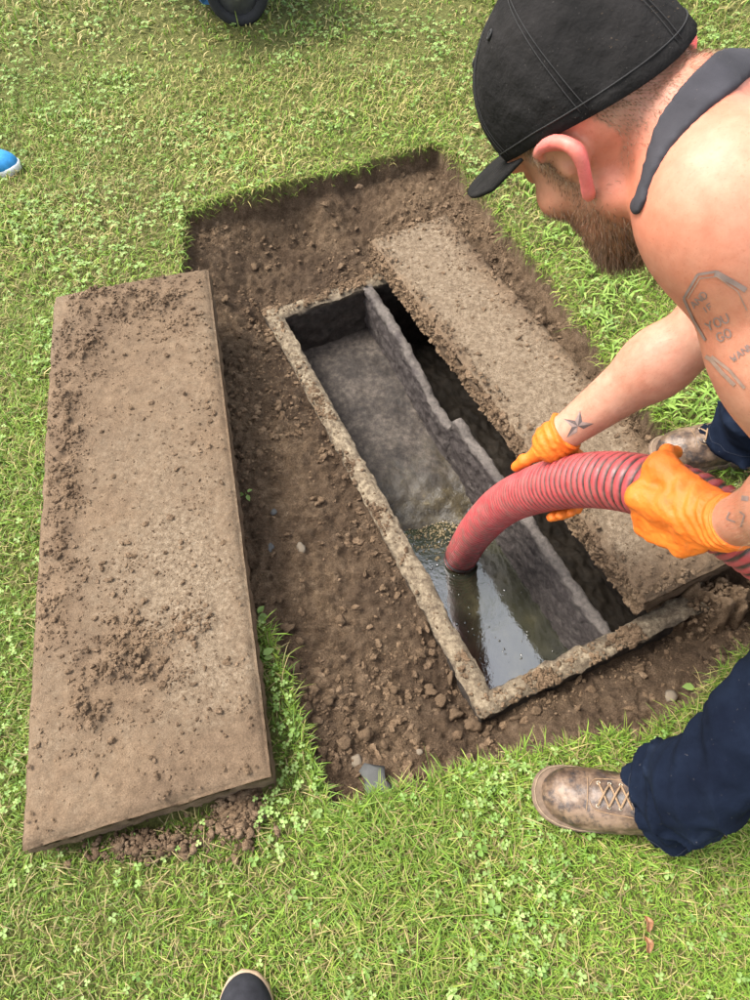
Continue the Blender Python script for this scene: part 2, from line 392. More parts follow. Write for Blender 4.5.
def lid_disp(x, y, s, t):
    pile = np.zeros_like(x)
    for (cs, ct, rs, rt, a) in ((.07, .55, .05, .30, .9), (.05, .3, .05, .2, .7), (.30, .13, .2, .08, .75), (.45, .12, .16, .08, .7), (.16, .22, .08, .10, .7), (.80, .42, .055, .19, 1.1), (.83, .30, .05, .12, .9), (.78, .66, .03, .18, .5), (.62, .1, .1, .1, .5), (.14, .83, .05, .12, .4)):
        pile = np.maximum(pile, a*np.exp(-((s-cs)/rs)**2-((t-ct)/rt)**2))
    nz = fbm2(x, y, 30, 4, 5, .6)
    h = .020*pile*np.clip(.55+nz*1.3, 0, 2)+.0035*fbm2(x, y, 12, 3, 8)+.0035*fbm2(x, y, 90, 3, 15, .6)
    wear = .62+.55*pile+.55*fbm2(x, y, 3.2, 4, 19)-.3*np.exp(-((s-.80)/.12)**2-((t-.78)/.14)**2)-.25*np.exp(-((s-.88)/.06)**2-((t-.4)/.4)**2)-.2*np.exp(-((s-.6)/.2)**2-((t-.6)/.2)**2)
    return h, np.clip(wear, 0, 1)
V, Fs, dd = slab(LID, LID_TOP, .09, .0065, lid_disp)
me = mesh_np('concrete_lid', V, Fs); attr_f(me, 'dirt', dd)
obj('concrete_lid', me, MAT['slab'], label='long concrete lid lying on the grass beside the pit, crusted with soil', cat='lid')
def slab_disp(x, y, s, t):
    pile = np.maximum(np.exp(-((1-t)/.25)**2)*.9, .8*np.exp(-((s)/.03)**2))
    pile = np.maximum(np.maximum(pile, .7*np.exp(-(t/.10)**2)), .95*np.exp(-((1-s)/.07)**2))
    nz = fbm2(x, y, 30, 4, 25, .6)
    return .016*pile*np.clip(.5+nz*1.3, 0, 2)+.003*fbm2(x, y, 80, 3, 15, .6), np.clip(.12+.75*pile+.45*fbm2(x, y, 5, 3, 31), 0, 1)
sl = [T(SLAB_U0, SV0(SLAB_U0), 0), T(SLAB_U0, SV1(SLAB_U0), 0), T(SLAB_U1, SV1(SLAB_U1), 0), T(SLAB_U1, SV0(SLAB_U1), 0)]
V, Fs, dd = slab(sl, SL_TOP, .098, .0065, slab_disp)
me = mesh_np('concrete_slab', V, Fs); attr_f(me, 'dirt', dd)
obj('concrete_slab', me, MAT['slab'], label='concrete cover slab still lying over one half of the tank', cat='slab')
# ------------------------------------------------------------------ tank
tank = thing('septic_tank', 'open rectangular concrete tank sunk in the dug pit, holding dark water', 'tank', tuple(T(TL/2, TW/2, -1.0)))
def wall(u0, u1, v0, v1, z0, z1, st=.012, seed=1, name='wall', mat='tank', wob=.006):
    """a wall block whose top and faces are subdivided and uneven"""
    nu = max(2, int((u1-u0)/st)+1); nv = max(2, int((v1-v0)/st)+1); nz = max(2, int(min(z1-z0, .45)/st)+1)
    us = np.linspace(u0, u1, nu); vs = np.linspace(v0, v1, nv); zs = np.append(np.linspace(z1, z1-min(z1-z0, .45), nz), z0)
    parts = []
    def sheet(Au, Av, Az, flip):
        sh = Au.shape; parts.append((np.stack([Au, Av, Az], -1).reshape(-1, 3), [grid_faces(*sh, flip=flip)]))
    a, b = np.meshgrid(us, vs, indexing='ij'); sheet(a, b, np.full_like(a, z1), False)
    a, c = np.meshgrid(us, zs, indexing='ij'); sheet(a, np.full_like(a, v0), c, False); sheet(a, np.full_like(a, v1), c, True)
    b, c = np.meshgrid(vs, zs, indexing='ij'); sheet(np.full_like(b, u0), b, c, True); sheet(np.full_like(b, u1), b, c, False)
    V, Fs = merge(parts)
    x, y = Tn(V[:, 0], V[:, 1]); Wd = np.column_stack([x, y, V[:, 2]])
    dn = np.column_stack([fbm3(Wd, 35, 3, seed+k*20, .6) for k in range(3)])*wob*2
    # rounded, chipped top arris
    ed = np.minimum(np.minimum(V[:, 0]-u0, u1-V[:, 0]), np.minimum(V[:, 1]-v0, v1-V[:, 1]))
    top = V[:, 2] > z1-1e-6
    Wd = Wd+dn*np.where(V[:, 2] < z1-.3, .5, 1)[:, None]
    Wd[:, 2] -= np.where(top, .010*np.exp(-np.maximum(ed, 0)/.006), 0)
    return Wd, Fs
for nm, (u0, u1, v0, v1, sd_) in {'left': (-WALL, TL+WALL, -WALL, 0, 1), 'right': (-WALL, TL+WALL, TW, TW+WALL, 2), 'far': (-WALL+.003, 0, -.03, TW+.03, 3), 'near': (TL, TL+WALL-.003, -.03, TW+.03, 4)}.items():
    V, Fs = wall(u0, u1, v0, v1, -1.0, RIM-(.004 if nm in ('far', 'near') else 0), seed=sd_*31)
    child('wall', mesh_np('tank_wall', V, Fs), MAT['tank'], tank)
V, Fs = rbox(T(TL/2, TW/2, -1.0), (TL/2+WALL, TW/2+WALL, .03), .01, np.column_stack([TU, TV, [0, 0, 1]])); child('tank_floor', mesh_np('tank_floor', V, Fs), MAT['tank'], tank)
# divider with its uneven top
def px_uv(x, y, z): return to_uv(*G(x, y, z)[:2])
BV = px_uv(369, 290, RIM-.01)[1]; BV1 = px_uv(602, 620, RIM-.02)[1]; print('baffle v', BV, BV1)
def baf_top(u):
    f = u/TL
    z = RIM-.008-.014*sstep(0, .2, f)-.075*sstep(.2, .43, f)+.062*sstep(.435, .46, f)+.012*np.exp(-((f-.47)/.02)**2)-.012*sstep(.5, 1, f)
    return z
nu = 150; us = np.linspace(-.01, TL+.01, nu); th = .030
prof = []
rowz = np.concatenate([np.linspace(0, .4, 36), [.8]])
def bv(u): return BV+(BV1-BV)*u/TL+.010*np.sin(u/TL*7.5+2.2)*np.exp(-((u/TL-.4)/.3)**2)
sections = []
for u in us:
    zt = baf_top(u)+.012*float(fbm2(np.array([u]), np.array([.3]), 14, 3, 77)[0]); c = bv(u)
    left = [(c-th/2, zt-q) for q in rowz[::-1]]; topc = [(c-th/2+th*.15, zt+.004), (c, zt+.006), (c+th*.35, zt+.004)]; right = [(c+th/2, zt-q) for q in rowz]
    sections.append(left+topc+right)
S = np.array(sections); m = S.shape[1]
uu = np.repeat(us, m); vv = S[..., 0].ravel(); zz = S[..., 1].ravel()
x, y = Tn(uu, vv); Wd = np.column_stack([x, y, zz]); Wd += np.column_stack([fbm3(Wd, 40, 4, 200+k*20, .6) for k in range(3)])*.012
me = mesh_np('baffle', Wd, grid_faces(nu, m)); attr_f(me, 'dry', sstep(.022, -.004, np.repeat(np.array([baf_top(u) for u in us]), m)-zz+.05*fbm3(Wd, 24, 4, 7))); child('baffle', me, MAT['baffle'], tank)  # mask by height with noise: colour gets paler towards the top edge
# sludge crust, water
WATER_Z = -.455
def patch(v0f, v1f, zf, nU, nV, u0=-.01, u1=None):
    u1 = TL+.01 if u1 is None else u1
    a, b = np.meshgrid(np.linspace(u0, u1, nU), np.linspace(0, 1, nV), indexing='ij')
    v = v0f(a)*(1-b)+v1f(a)*b; x, y = Tn(a, v); z = zf(a, v, x, y)
    return np.stack([x, y, z], -1).reshape(-1, 3), [grid_faces(nU, nV)], a, v
def crust_z(u, v, x, y):
    edge = .50*TL+.10*(v/.2)*TL*.5+.05*fbm2(x, y, 10, 3, 71)
    return -.345-.055*sstep(.1, 1, u/(TL*.5))-.07*sstep(-.16, .10, u-edge)+.006*fbm2(x, y, 16, 4, 90)+.004*np.abs(fbm2(x, y, 60, 3, 95))
V, Fs, a, v = patch(lambda u: u*0-.01, lambda u: bv(u)+0*u, crust_z, 190, 50)
me = mesh_np('scum_crust', V, Fs); attr_f(me, 'wet', sstep(-.375, -.435, V[:, 2]+.02*fbm2(V[:, 0], V[:, 1], 25, 3, 5)))
obj('scum_crust', me, MAT['crust'], label='grey scum crust settled in the far end of the tank', cat='sludge', kind='stuff')
def dark_z(u, v, x, y): return -.50+.03*fbm2(x, y, 12, 4, 190)+.02*np.abs(fbm2(x, y, 45, 3, 195))-.01
V, Fs, a, v = patch(lambda u: bv(u)+0*u, lambda u: u*0+TW+.005, dark_z, 170, 50)
me = mesh_np('dark_sludge', V, Fs); attr_f(me, 'wet', np.full(len(V), .75))
obj('dark_sludge', me, simple('black_sludge', (.026, .020, .014), .75, .6, 30, .6, 150, .2), label='dark wet sludge in the narrow compartment behind the divider', cat='sludge', kind='stuff')
V, Fs, a, v = patch(lambda u: u*0-.012, lambda u: bv(u)+0*u, lambda u, v, x, y: np.full_like(x, WATER_Z), 60, 20, u0=.3*TL)
obj('tank_water', mesh_np('tank_water', V, Fs), MAT['water'], kind='structure')
# ------------------------------------------------------------------ clods and crumbs of soil
def ico(sub):
    bm = bmesh.new(); bmesh.ops.create_icosphere(bm, subdivisions=sub, radius=1)
    V = np.array([v.co[:] for v in bm.verts]); Fi = np.array([[v.index for v in f.verts] for f in bm.faces]); bm.free(); return V, Fi
ICO1, ICO2 = ico(1), ico(2)
def rand_rot(n):
    q = rng.normal(size=(n, 4)); q /= np.linalg.norm(q, axis=1)[:, None]; a, b, c, d = q.T
    return np.stack([np.stack([1-2*(c*c+d*d), 2*(b*c-a*d), 2*(b*d+a*c)], -1), np.stack([2*(b*c+a*d), 1-2*(b*b+d*d), 2*(c*d-a*b)], -1), np.stack([2*(b*d-a*c), 2*(c*d+a*b), 1-2*(b*b+c*c)], -1)], 1)
def lumps(pos, rad, base, amp=.35, squash=.75):
    V0, F0 = base; n = len(pos); k = len(V0)
    R = rand_rot(n); S = rad[:, None]*rng.uniform(.5, 1.35, (n, 3))
    U = V0[None]*(1+amp*(rng.random((n, k, 1))-.5)*2.0); U = U*S[:, None]
    dv = rng.normal(size=(n, 3)); U = U*(1+.30*np.sin(np.einsum('kj,nj->nk', V0, dv)*1.8+rng.uniform(0, 6.28, (n, 1))))[..., None]
    W = np.einsum('nij,nkj->nki', R, U); W[..., 2] *= squash; W += pos[:, None]
    return W.reshape(-1, 3), [(F0[None]+np.arange(n)[:, None, None]*k).reshape(-1, 3)]
LIDP = np.array(LID); LIDMAP = None
def lid_st(x, y):   # approximate inverse of the lid's bilinear frame
    a, b, c, d = LIDP; s = np.full(x.shape, .5); t = s.copy()
    for _ in range(6):
        px = a[0]*(1-s)*(1-t)+b[0]*(1-s)*t+c[0]*s*t+d[0]*s*(1-t)-x; py = a[1]*(1-s)*(1-t)+b[1]*(1-s)*t+c[1]*s*t+d[1]*s*(1-t)-y
        sx = -(a[0]*(1-t)+b[0]*t)+c[0]*t+d[0]*(1-t); sy = -(a[1]*(1-t)+b[1]*t)+c[1]*t+d[1]*(1-t)
        tx = -(a[0]*(1-s)+d[0]*s)+b[0]*(1-s)+c[0]*s; ty = -(a[1]*(1-s)+d[1]*s)+b[1]*(1-s)+c[1]*s
        D = sx*ty-sy*tx; s = s-(px*ty-py*tx)/D; t = t-(sx*py-sy*px)/D
    return s, t
def on_lid(x, y, mrg=0.0): s, t = lid_st(x, y); return (s > mrg) & (s < 1-mrg) & (t > mrg) & (t < 1-mrg), s, t
parts_small = []; parts_big = []
# crumbs in the pit
n = 40000
x = rng.uniform(PIT[:, 0].min(), PIT[:, 0].max(), n); y = rng.uniform(PIT[:, 1].min(), PIT[:, 1].max(), n)
z, k, sd_, near = terrain(x, y)
dens = sstep(-.15, .35, fbm2(x, y, 6, 3, 301))*.8+.12
dens = np.maximum(dens, .85*np.exp(-np.abs(near-.02)/.04))
u, v = to_uv(x, y)
ok = (sd_ > .012) & (near > .004) & (rng.random(n) < dens) & ~((u > SLAB_U0-.01) & (u < SLAB_U1+.005) & (v > SV0(u)) & (v < SV1(u)+.01))
x, y, z, near = x[ok], y[ok], z[ok], near[ok]
r = np.minimum(.0018*np.exp(rng.exponential(.50, len(x))), .009)
parts_small.append(lumps(np.column_stack([x, y, z+r*.3])[r < .0055], r[r < .0055], ICO1))
parts_big.append(lumps(np.column_stack([x, y, z+r*.35])[r >= .0055], r[r >= .0055], ICO2, .28))
# crumbs on the lid
n = 36000
s = rng.random(n); t = rng.random(n); a_, b_, c_, d_ = LIDP
xy = a_*((1-s)*(1-t))[:, None]+b_*((1-s)*t)[:, None]+c_*(s*t)[:, None]+d_*(s*(1-t))[:, None]
h, dirt = lid_disp(xy[:, 0], xy[:, 1], s, t)
pile = np.clip(h/.010, 0, 1)
ok = (rng.random(n) < .028+.75*pile) & (np.minimum(t, 1-t) > .02) & (np.minimum(s, 1-s) > .008)
r = np.minimum(.0013*np.exp(rng.exponential(.40, n))*(1+.6*pile), .0065)[ok]
p = np.column_stack([xy, LID_TOP+h])[ok]; p[:, 2] += r*.35
parts_small.append(lumps(p[r < .005], r[r < .005], ICO1)); parts_big.append(lumps(p[r >= .005], r[r >= .005], ICO2, .28))
# crumbs on the slab and on its open side face, on the tank rim
n = 16000
s = rng.random(n); t = rng.random(n); uu = SLAB_U0+(SLAB_U1-SLAB_U0)*s; vv = SV0(uu)+.006+(SLAB_W-.004)*t; x, y = Tn(uu, vv)
h, dirt = slab_disp(x, y, s, t); ok = rng.random(n) < (.04+.9*np.clip(h/.011, 0, 1))
r = np.minimum(.0012*np.exp(rng.exponential(.45, n)), .007)[ok]; p = np.column_stack([x, y, SL_TOP+h])[ok]; p[:, 2] += r*.3
parts_small.append(lumps(p[r < .005], r[r < .005], ICO1)); parts_big.append(lumps(p[r >= .005], r[r >= .005], ICO2, .28))
n = 9000
uu = rng.uniform(SLAB_U0, SLAB_U1, n); zz = SL_TOP-.006-.085*rng.random(n)**1.0; vv = SV0(uu)-.001+.004*(SL_TOP-zz)/.09; x, y = Tn(uu, vv)
r = np.minimum(.0018*np.exp(rng.exponential(.5, n)), .009); ok = fbm2(uu, zz*3, 14, 3, 11) > -.25
p = np.column_stack([x, y, zz])[ok]; r = r[ok]
parts_small.append(lumps(p[r < .005], r[r < .005], ICO1)); parts_big.append(lumps(p[r >= .005], r[r >= .005], ICO2, .28))
n = 5200
e = rng.random(n)*(2*TL+2*OPEN_W); uu = np.where(e < TL*1.3, rng.uniform(-WALL, TL+WALL, n), np.where(rng.random(n) < .5, rng.uniform(-WALL, -.008, n), rng.uniform(TL+.008, TL+WALL, n)))
vv = np.where(e < TL*1.3, rng.uniform(-WALL, -.012, n), rng.uniform(-WALL, OPEN_W, n)); x, y = Tn(uu, vv)
ok = (fbm2(x, y, 14, 3, 411) > .05+.1*rng.random(n)) | (rng.random(n) < .12)
r = np.minimum(.002*np.exp(rng.exponential(.45, n)), .008)[ok]; p = np.column_stack([x, y, np.full(n, RIM)])[ok]; p[:, 2] += r*.2-.002
parts_small.append(lumps(p, r, ICO1))
V, Fs = merge(parts_small); obj('soil_crumbs', mesh_np('soil_crumbs', V, Fs, False), MAT['soil'], label='fine loose soil crumbs strewn over the dig and lids', cat='soil', kind='stuff')
V, Fs = merge(parts_big); obj('soil_lumps', mesh_np('soil_lumps', V, Fs, False), MAT['soil'], label='small lumps of loose soil strewn over the dig and lids', cat='soil', kind='stuff')
# spill of soil under the lid's near end
def mound(name, cx, cy, rx, ry, h, seed, label, z0=0.0):
    a, b = np.meshgrid(np.linspace(-1, 1, 60), np.linspace(-1, 1, 60), indexing='ij'); x = cx+a*rx; y = cy+b*ry
    rr = np.hypot(a, b)+.45*fbm2(x, y, 22, 3, seed)
    z = z0-.012+(h+.012)*sstep(1, .25, rr)*(1+.5*fbm2(x, y, 35, 3, seed+3))+.008*fbm2(x, y, 60, 3, seed+5)*sstep(1, .6, rr)
    obj(name, mesh_np(name, np.stack([x, y, z], -1).reshape(-1, 3), grid_faces(60, 60)[:, ::-1]), MAT['soil'], label=label, cat='soil', kind='stuff')
    n = 380; q = rng.normal(0, .45, (n, 2)); p = np.column_stack([cx+q[:, 0]*rx, cy+q[:, 1]*ry, np.full(n, z0+.012)])
    rr = np.hypot(q[:, 0], q[:, 1]); p[:, 2] += h*sstep(1, .25, rr)*.8
    return lumps(p, np.minimum(.0019*np.exp(rng.exponential(.5, n)), .008), ICO2, .3)
pm = [mound('soil_heap', *G(238, 815, 0)[:2], .07, .08, .024, 3, 'loose soil spilled under the near corner of the removed lid'),
      mound('soil_heap', *G(150, 845, 0)[:2], .16, .035, .022, 8, 'thin strip of loose soil along the near edge of the removed lid')]
pm.append(mound('soil_heap', *G(722, 596, -.13)[:2], .15, .085, .115, 14, 'crumbled soil heaped over the near end of the slab and tank rim', -.23))
V, Fs = merge(pm); obj('soil_spill', mesh_np('soil_spill', V, Fs), MAT['soil'], label='soil crumbs spilled on the grass at the removed lid', cat='soil', kind='stuff')
# bigger clods and stones, one by one
CL = [(292, 668, .015), (300, 690, .018), (318, 672, .013), (330, 700, .014), (306, 712, .014), (470, 640, .013), (462, 660, .017), (450, 678, .014), (440, 700, .016), (455, 716, .018), (474, 726, .015),
      (486, 735, .012), (430, 690, .012), (420, 655, .012), (345, 745, .016), (322, 752, .014), (365, 735, .013), (300, 642, .013), (287, 628, .012), (515, 720, .013), (535, 712, .012), (280, 600, .011),
      (255, 268, .012), (300, 262, .011), (325, 205, .012), (430, 178, .013), (395, 172, .012), (415, 168, .014), (360, 188, .011), (240, 232, .011), (225, 300, .010), (275, 470, .010), (262, 505, .010), (395, 690, .012),
      (340, 620, .011), (385, 745, .013), (410, 738, .012), (345, 275, .011), (590, 690, .011), (640, 668, .013), (700, 610, .016), (715, 600, .015), (725, 585, .014), (705, 640, .013)]
bases = []
for i in range(6):
    V, Fs = lumps(np.zeros((1, 3)), np.array([1.0]), ico(3), .10, .8); V = V*(1+.35*fbm3(V+i*7.3, 2.2, 4, 40+i, .6))[:, None]; bases.append(mesh_np('soil_clod', V, Fs)); bases[-1].materials.append(MAT['soil'])
def gz(px, py):
    z = -.08
    for _ in range(8): p = G(px, py, z); z = float(ground_z(p[0], p[1])[0])
    return G(px, py, z)
for i, (px, py, r) in enumerate(CL):
    p = gz(px, py)
    if p[2] < -.5: continue
    o = obj('soil_clod', bases[i % 6], None, label=('brown soil clod on the cut shelf at the far end of the pit' if py < 310 else 'brown soil clod in the trench outside the near tank wall' if px > 500 else 'brown soil clod at the near corner of the tank rim' if px > 405 and py < 740 else 'brown soil clod on the earth ramp between the lid and the tank'), cat='clod', group='soil clods in the pit')
    o.location = (p[0], p[1], p[2]+r*.35); o.scale = (r,)*3; o.rotation_euler = (0, 0, random.uniform(0, 6.28))
for (px, py, r, m, lab) in ((377, 783, .027, 'stone', 'flat grey stone at the grass edge of the pit'), (356, 762, .015, 'pebble', 'brown pebble lying just above the flat grey stone'), (270, 548, .013, 'stone', 'grey pebble on the soil ramp beside the lid'),
                             (419, 752, .008, 'pebble', 'small pale pebble on soil near the grass edge'), (275, 512, .010, 'stone', 'small grey pebble beside the weed at the lid'), (301, 548, .010, 'pebble', 'pale flat pebble pressed into the soil ramp'), (498, 708, .012, 'pebble', 'pale pebble at the near corner of the tank'), (672, 697, .013, 'pebble', 'buff pebble in the trench by the near tank wall')):
    p = gz(px, py); V, Fs = lumps(np.zeros((1, 3)), np.array([1.0]), ICO2, .22, .33); V[:, 0] *= 1.15
    o = obj('stone', mesh_np('stone', V, Fs), MAT[m], label=lab, cat='stone'); o.scale = (r,)*3; o.location = (p[0], p[1], p[2]+r*.25); o.rotation_euler = (.1, .1, random.uniform(0, 3))
# ------------------------------------------------------------------ lawn
def blades(x, y, z, L, W, bend, head, cols, flat=.25):
    n = len(x); d = np.column_stack([np.cos(head), np.sin(head), np.zeros(n)]); side = np.column_stack([-np.sin(head+.4), np.cos(head+.4), np.zeros(n)])
    ts = np.array([0, .4, .75, 1.0]); V = np.zeros((n, 7, 3)); base = np.column_stack([x, y, z])
    for i, t in enumerate(ts):
        ang = bend*t; hor = np.sin(ang)*t*L; ver = np.cos(ang*.9)*t*L
        c = base+d*hor[:, None]; c[:, 2] += np.maximum(ver, .001*i)
        wd = W*(1-.15*t) if i < 3 else 0
        if i < 3: wv = (W*(1, .95, .62)[i])[:, None]*side*.5; V[:, 2*i] = c-wv; V[:, 2*i+1] = c+wv
        else: V[:, 6] = c
    o = (np.arange(n)*7)[:, None]
    q = np.concatenate([o+np.array([[0, 1, 3, 2]]), o+np.array([[2, 3, 5, 4]])]); t3 = o+np.array([[4, 5, 6]])
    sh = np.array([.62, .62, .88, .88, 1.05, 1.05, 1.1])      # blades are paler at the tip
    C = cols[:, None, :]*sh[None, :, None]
    return V.reshape(-1, 3), [q, t3], C.reshape(-1, 3)
def veg_ok(x, y, sd_=None, near=None):
    inl, s, t = on_lid(x, y, -.008)
    return ~inl
def in_boot(x, y): return np.zeros(x.shape, bool)
def scatter(n, x0, x1, y0, y1):
    return rng.uniform(x0, x1, n), rng.uniform(y0, y1, n)
GREEN = np.array([.10, .20, .018]); LIME = np.array([.225, .345, .04]); STRAW = np.array([.46, .365, .15]); OLIVE = np.array([.225, .268, .046])
def grass_cols(x, y, n):
    a = fbm2(x, y, 1.6, 3, 500)+.35*fbm2(x, y, 7, 2, 510); dry = sstep(.0, .42, a+.20*(y-1.35)-.10*sstep(-.6, -1.2, x)+rng.normal(0, .16, n))
    t = rng.random(n)[:, None]; c = GREEN*(1-t)+LIME*t
    t2 = (rng.random(n) < .25)[:, None]; c = np.where(t2, OLIVE*.9+.2*c, c)
    isd = rng.random(n) < (.07+.45*dry); s_ = (rng.random(n)*.6+.4)[:, None]
    c = np.where(isd[:, None], STRAW*s_+OLIVE*(1-s_), c)
    return c*rng.uniform(.72, 1.22, (n, 1))*(1+.55*fbm2(x, y, 1.3, 3, 540)-.10*sstep(1.0, .2, y))[:, None].clip(.6, 1.3)*(np.array([1., 1., 1.]))
def lawn_ok(x, y, soft=.0):
    z, k, sd_, near = terrain(x, y); inl, s, t = on_lid(x, y, -.006)
    return (sd_ < soft) & ~inl, z, sd_
GP = []
for (n, x0, x1, y0, y1, lm, wm) in ((130000, -1.2, 1.25, -.22, .75, .025, .0018), (100000, -1.7, 1.65, .75, 1.8, .026, .0022), (70000, -2.5, 2.4, 1.8, 3.2, .029, .0032), (30000, -3.6, 3.4, 3.2, 5.0, .034, .006), (12000, -2.6, 2.6, -1.3, -.22, .034, .006), (11000, -2.8, -1.2, -.22, 1.8, .034, .006), (11000, 1.25, 2.8, -.22, 1.8, .034, .006)):
    x, y = scatter(n, x0, x1, y0, y1)
    ok, z, sd_ = lawn_ok(x, y, .006); thin = np.where(x > .35, sstep(.0, -.25, sd_)*.45+.5, 1.0)     # sparser along the right edge of the dig
    thin = np.where((x > .3) & (y > .9) & (y < 2.2), thin, 1.0)
    ok &= rng.random(n) < thin*(.72+.8*np.clip(fbm2(x, y, 3, 3, 520)+.25, 0, 1))
    x, y, z = x[ok], y[ok], z[ok]; n = len(x)
    L = lm*.85*np.exp(rng.normal(0, .35, n))*(.8+.7*sstep(-.3, .4, fbm2(x, y, 2.5, 3, 530))); W = wm*np.exp(rng.normal(0, .3, n))
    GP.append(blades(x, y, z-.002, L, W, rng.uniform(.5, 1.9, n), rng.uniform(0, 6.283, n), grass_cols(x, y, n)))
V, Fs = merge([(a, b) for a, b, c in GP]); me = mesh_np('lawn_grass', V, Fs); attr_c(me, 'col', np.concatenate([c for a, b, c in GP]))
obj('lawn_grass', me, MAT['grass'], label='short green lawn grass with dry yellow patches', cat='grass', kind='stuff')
# dead thatch lying flat between the blades
x, y = scatter(24000, -1.4, 1.4, -.25, 2.4); ok, z, sd_ = lawn_ok(x, y, .01); x, y, z = x[ok], y[ok], z[ok]; n = len(x)
c = STRAW*rng.uniform(.3, .95, (n, 1)); V, Fs, C = blades(x, y, z+.003, .03*np.exp(rng.normal(0, .4, n)), np.full(n, .0018), rng.uniform(1.25, 1.6, n), rng.uniform(0, 6.283, n), c)
me = mesh_np('dry_thatch', V, Fs); attr_c(me, 'col', C); obj('dry_thatch', me, MAT['grass'], label='dry straw thatch lying between the lawn blades', cat='grass', kind='stuff')
# clover and broad-leaved weeds
def leaflets(cx, cy, cz, R, nleaf, tilt, head, col, asp=.8, notch=True):
    n = len(cx); out = []; lf = np.array([(0, 0), (.45, -.5), (.85, -.55), (1.0, -.25), (.93, 0), (1.0, .25), (.85, .55), (.45, .5)]) if notch else np.array([(0, 0), (.3, -.42), (.65, -.4), (.9, -.15), (1.05, 0), (.9, .15), (.65, .4), (.3, .42)])
    lf = lf*np.array([1, asp]); Vs = []
    for i in range(nleaf):
        h = head+i*2*np.pi/nleaf+rng.normal(0, .12, n); ca, sa = np.cos(h), np.sin(h)
        px = lf[None, :, 0]*R[:, None]; py = lf[None, :, 1]*R[:, None]
        V = np.stack([cx[:, None]+px*ca[:, None]-py*sa[:, None], cy[:, None]+px*sa[:, None]+py*ca[:, None], cz[:, None]+px*tilt[:, None]+np.abs(py)*.35-.25*px*px/R[:, None]], -1); Vs.append(V)
    V = np.stack(Vs, 1).reshape(-1, 8, 3); m = len(V); o = (np.arange(m)*8)[:, None]
    f = np.concatenate([o+np.array([[0, 1, 2, 3]]), o+np.array([[0, 3, 4, 5]]), o+np.array([[0, 5, 6, 7]])])
    return V.reshape(-1, 3), [f], np.repeat(np.repeat(col, nleaf, 0), 8, 0)
CG = np.array([.14, .25, .045]); CP = np.array([.29, .39, .12])
CLV = []
for (n, x0, x1, y0, y1, r0) in ((9000, -1.2, 1.35, -.25, .8, .0062), (11000, -1.7, 1.6, .8, 1.9, .0066), (12000, -2.6, 2.6, 1.9, 3.4, .0085), (5000, -3.6, 3.6, 3.4, 5.0, .012)):
    x, y = scatter(n, x0, x1, y0, y1); ok, z, sd_ = lawn_ok(x, y, .004)
    d = sstep(.06, .30, fbm2(x, y, 4.5, 3, 600)+.25*np.exp(-((x+.18)/.12)**2-((y-.3)/.3)**2)); ok &= rng.random(n) < .10+.75*d
    x, y, z = x[ok], y[ok], z[ok]; n = len(x); t = rng.random((n, 1))
    CLV.append(leaflets(x, y, z+rng.uniform(.012, .034, n), r0*np.exp(rng.normal(0, .25, n)), 3, rng.normal(.1, .25, n), rng.uniform(0, 6.28, n), (CG*(1-t)+CP*t)*rng.uniform(.8, 1.2, (n, 1))))
V, Fs = merge([(a, b) for a, b, c in CLV]); me = mesh_np('clover', V, Fs); attr_c(me, 'col', np.concatenate([c for a, b, c in CLV]))
obj('clover', me, MAT['grass'], label='small three-leaved clover spread through the lawn', cat='clover', kind='stuff')
# coarse crabgrass along the right edge of the pit
x, y = scatter(9000, .25, 1.5, .9, 2.3); ok, z, sd_ = lawn_ok(x, y, -.01); ok &= rng.random(len(x)) < sstep(-.7, -.05, sd_)*sstep(-.25, .2, fbm2(x, y, 9, 3, 620)); x, y, z = x[ok], y[ok], z[ok]; n = len(x)
t = rng.random((n, 1)); c = (np.array([.16, .28, .035])*(1-t)+np.array([.30, .42, .09])*t)
V, Fs, C = blades(x, y, z+.008, .045*np.exp(rng.normal(0, .3, n)), .0065*np.exp(rng.normal(0, .25, n)), rng.uniform(.9, 1.5, n), rng.uniform(0, 6.283, n), c)
me = mesh_np('crabgrass', V, Fs); attr_c(me, 'col', C); obj('crabgrass', me, MAT['grass'], label='coarse pale green crabgrass along the edge of the dig', cat='grass', kind='stuff')
# fringe of blades leaning over the cut edge
ii = rng.integers(0, len(PIT), 5200); tt = rng.random(5200)[:, None]; e = PIT[ii]*(1-tt)+PIT[(ii+1) % len(PIT)]*tt+rng.normal(0, .012, (5200, 2))
x, y = e[:, 0], e[:, 1]; ok, z, sd_ = lawn_ok(x, y, .008); x, y, z = x[ok], y[ok], z[ok]; n = len(x); cc = PIT.mean(0)
V, Fs, C = blades(x, y, z-.004, .030*np.exp(rng.normal(0, .4, n)), .0022*np.exp(rng.normal(0, .3, n)), rng.uniform(.7, 1.9, n), np.arctan2(cc[1]-y, cc[0]-x)+rng.normal(0, 1.3, n), grass_cols(x, y, n))
me = mesh_np('edge_grass', V, Fs); attr_c(me, 'col', C); obj('edge_grass', me, MAT['grass'], label='longer grass leaning over the cut turf edge', cat='grass', kind='stuff')
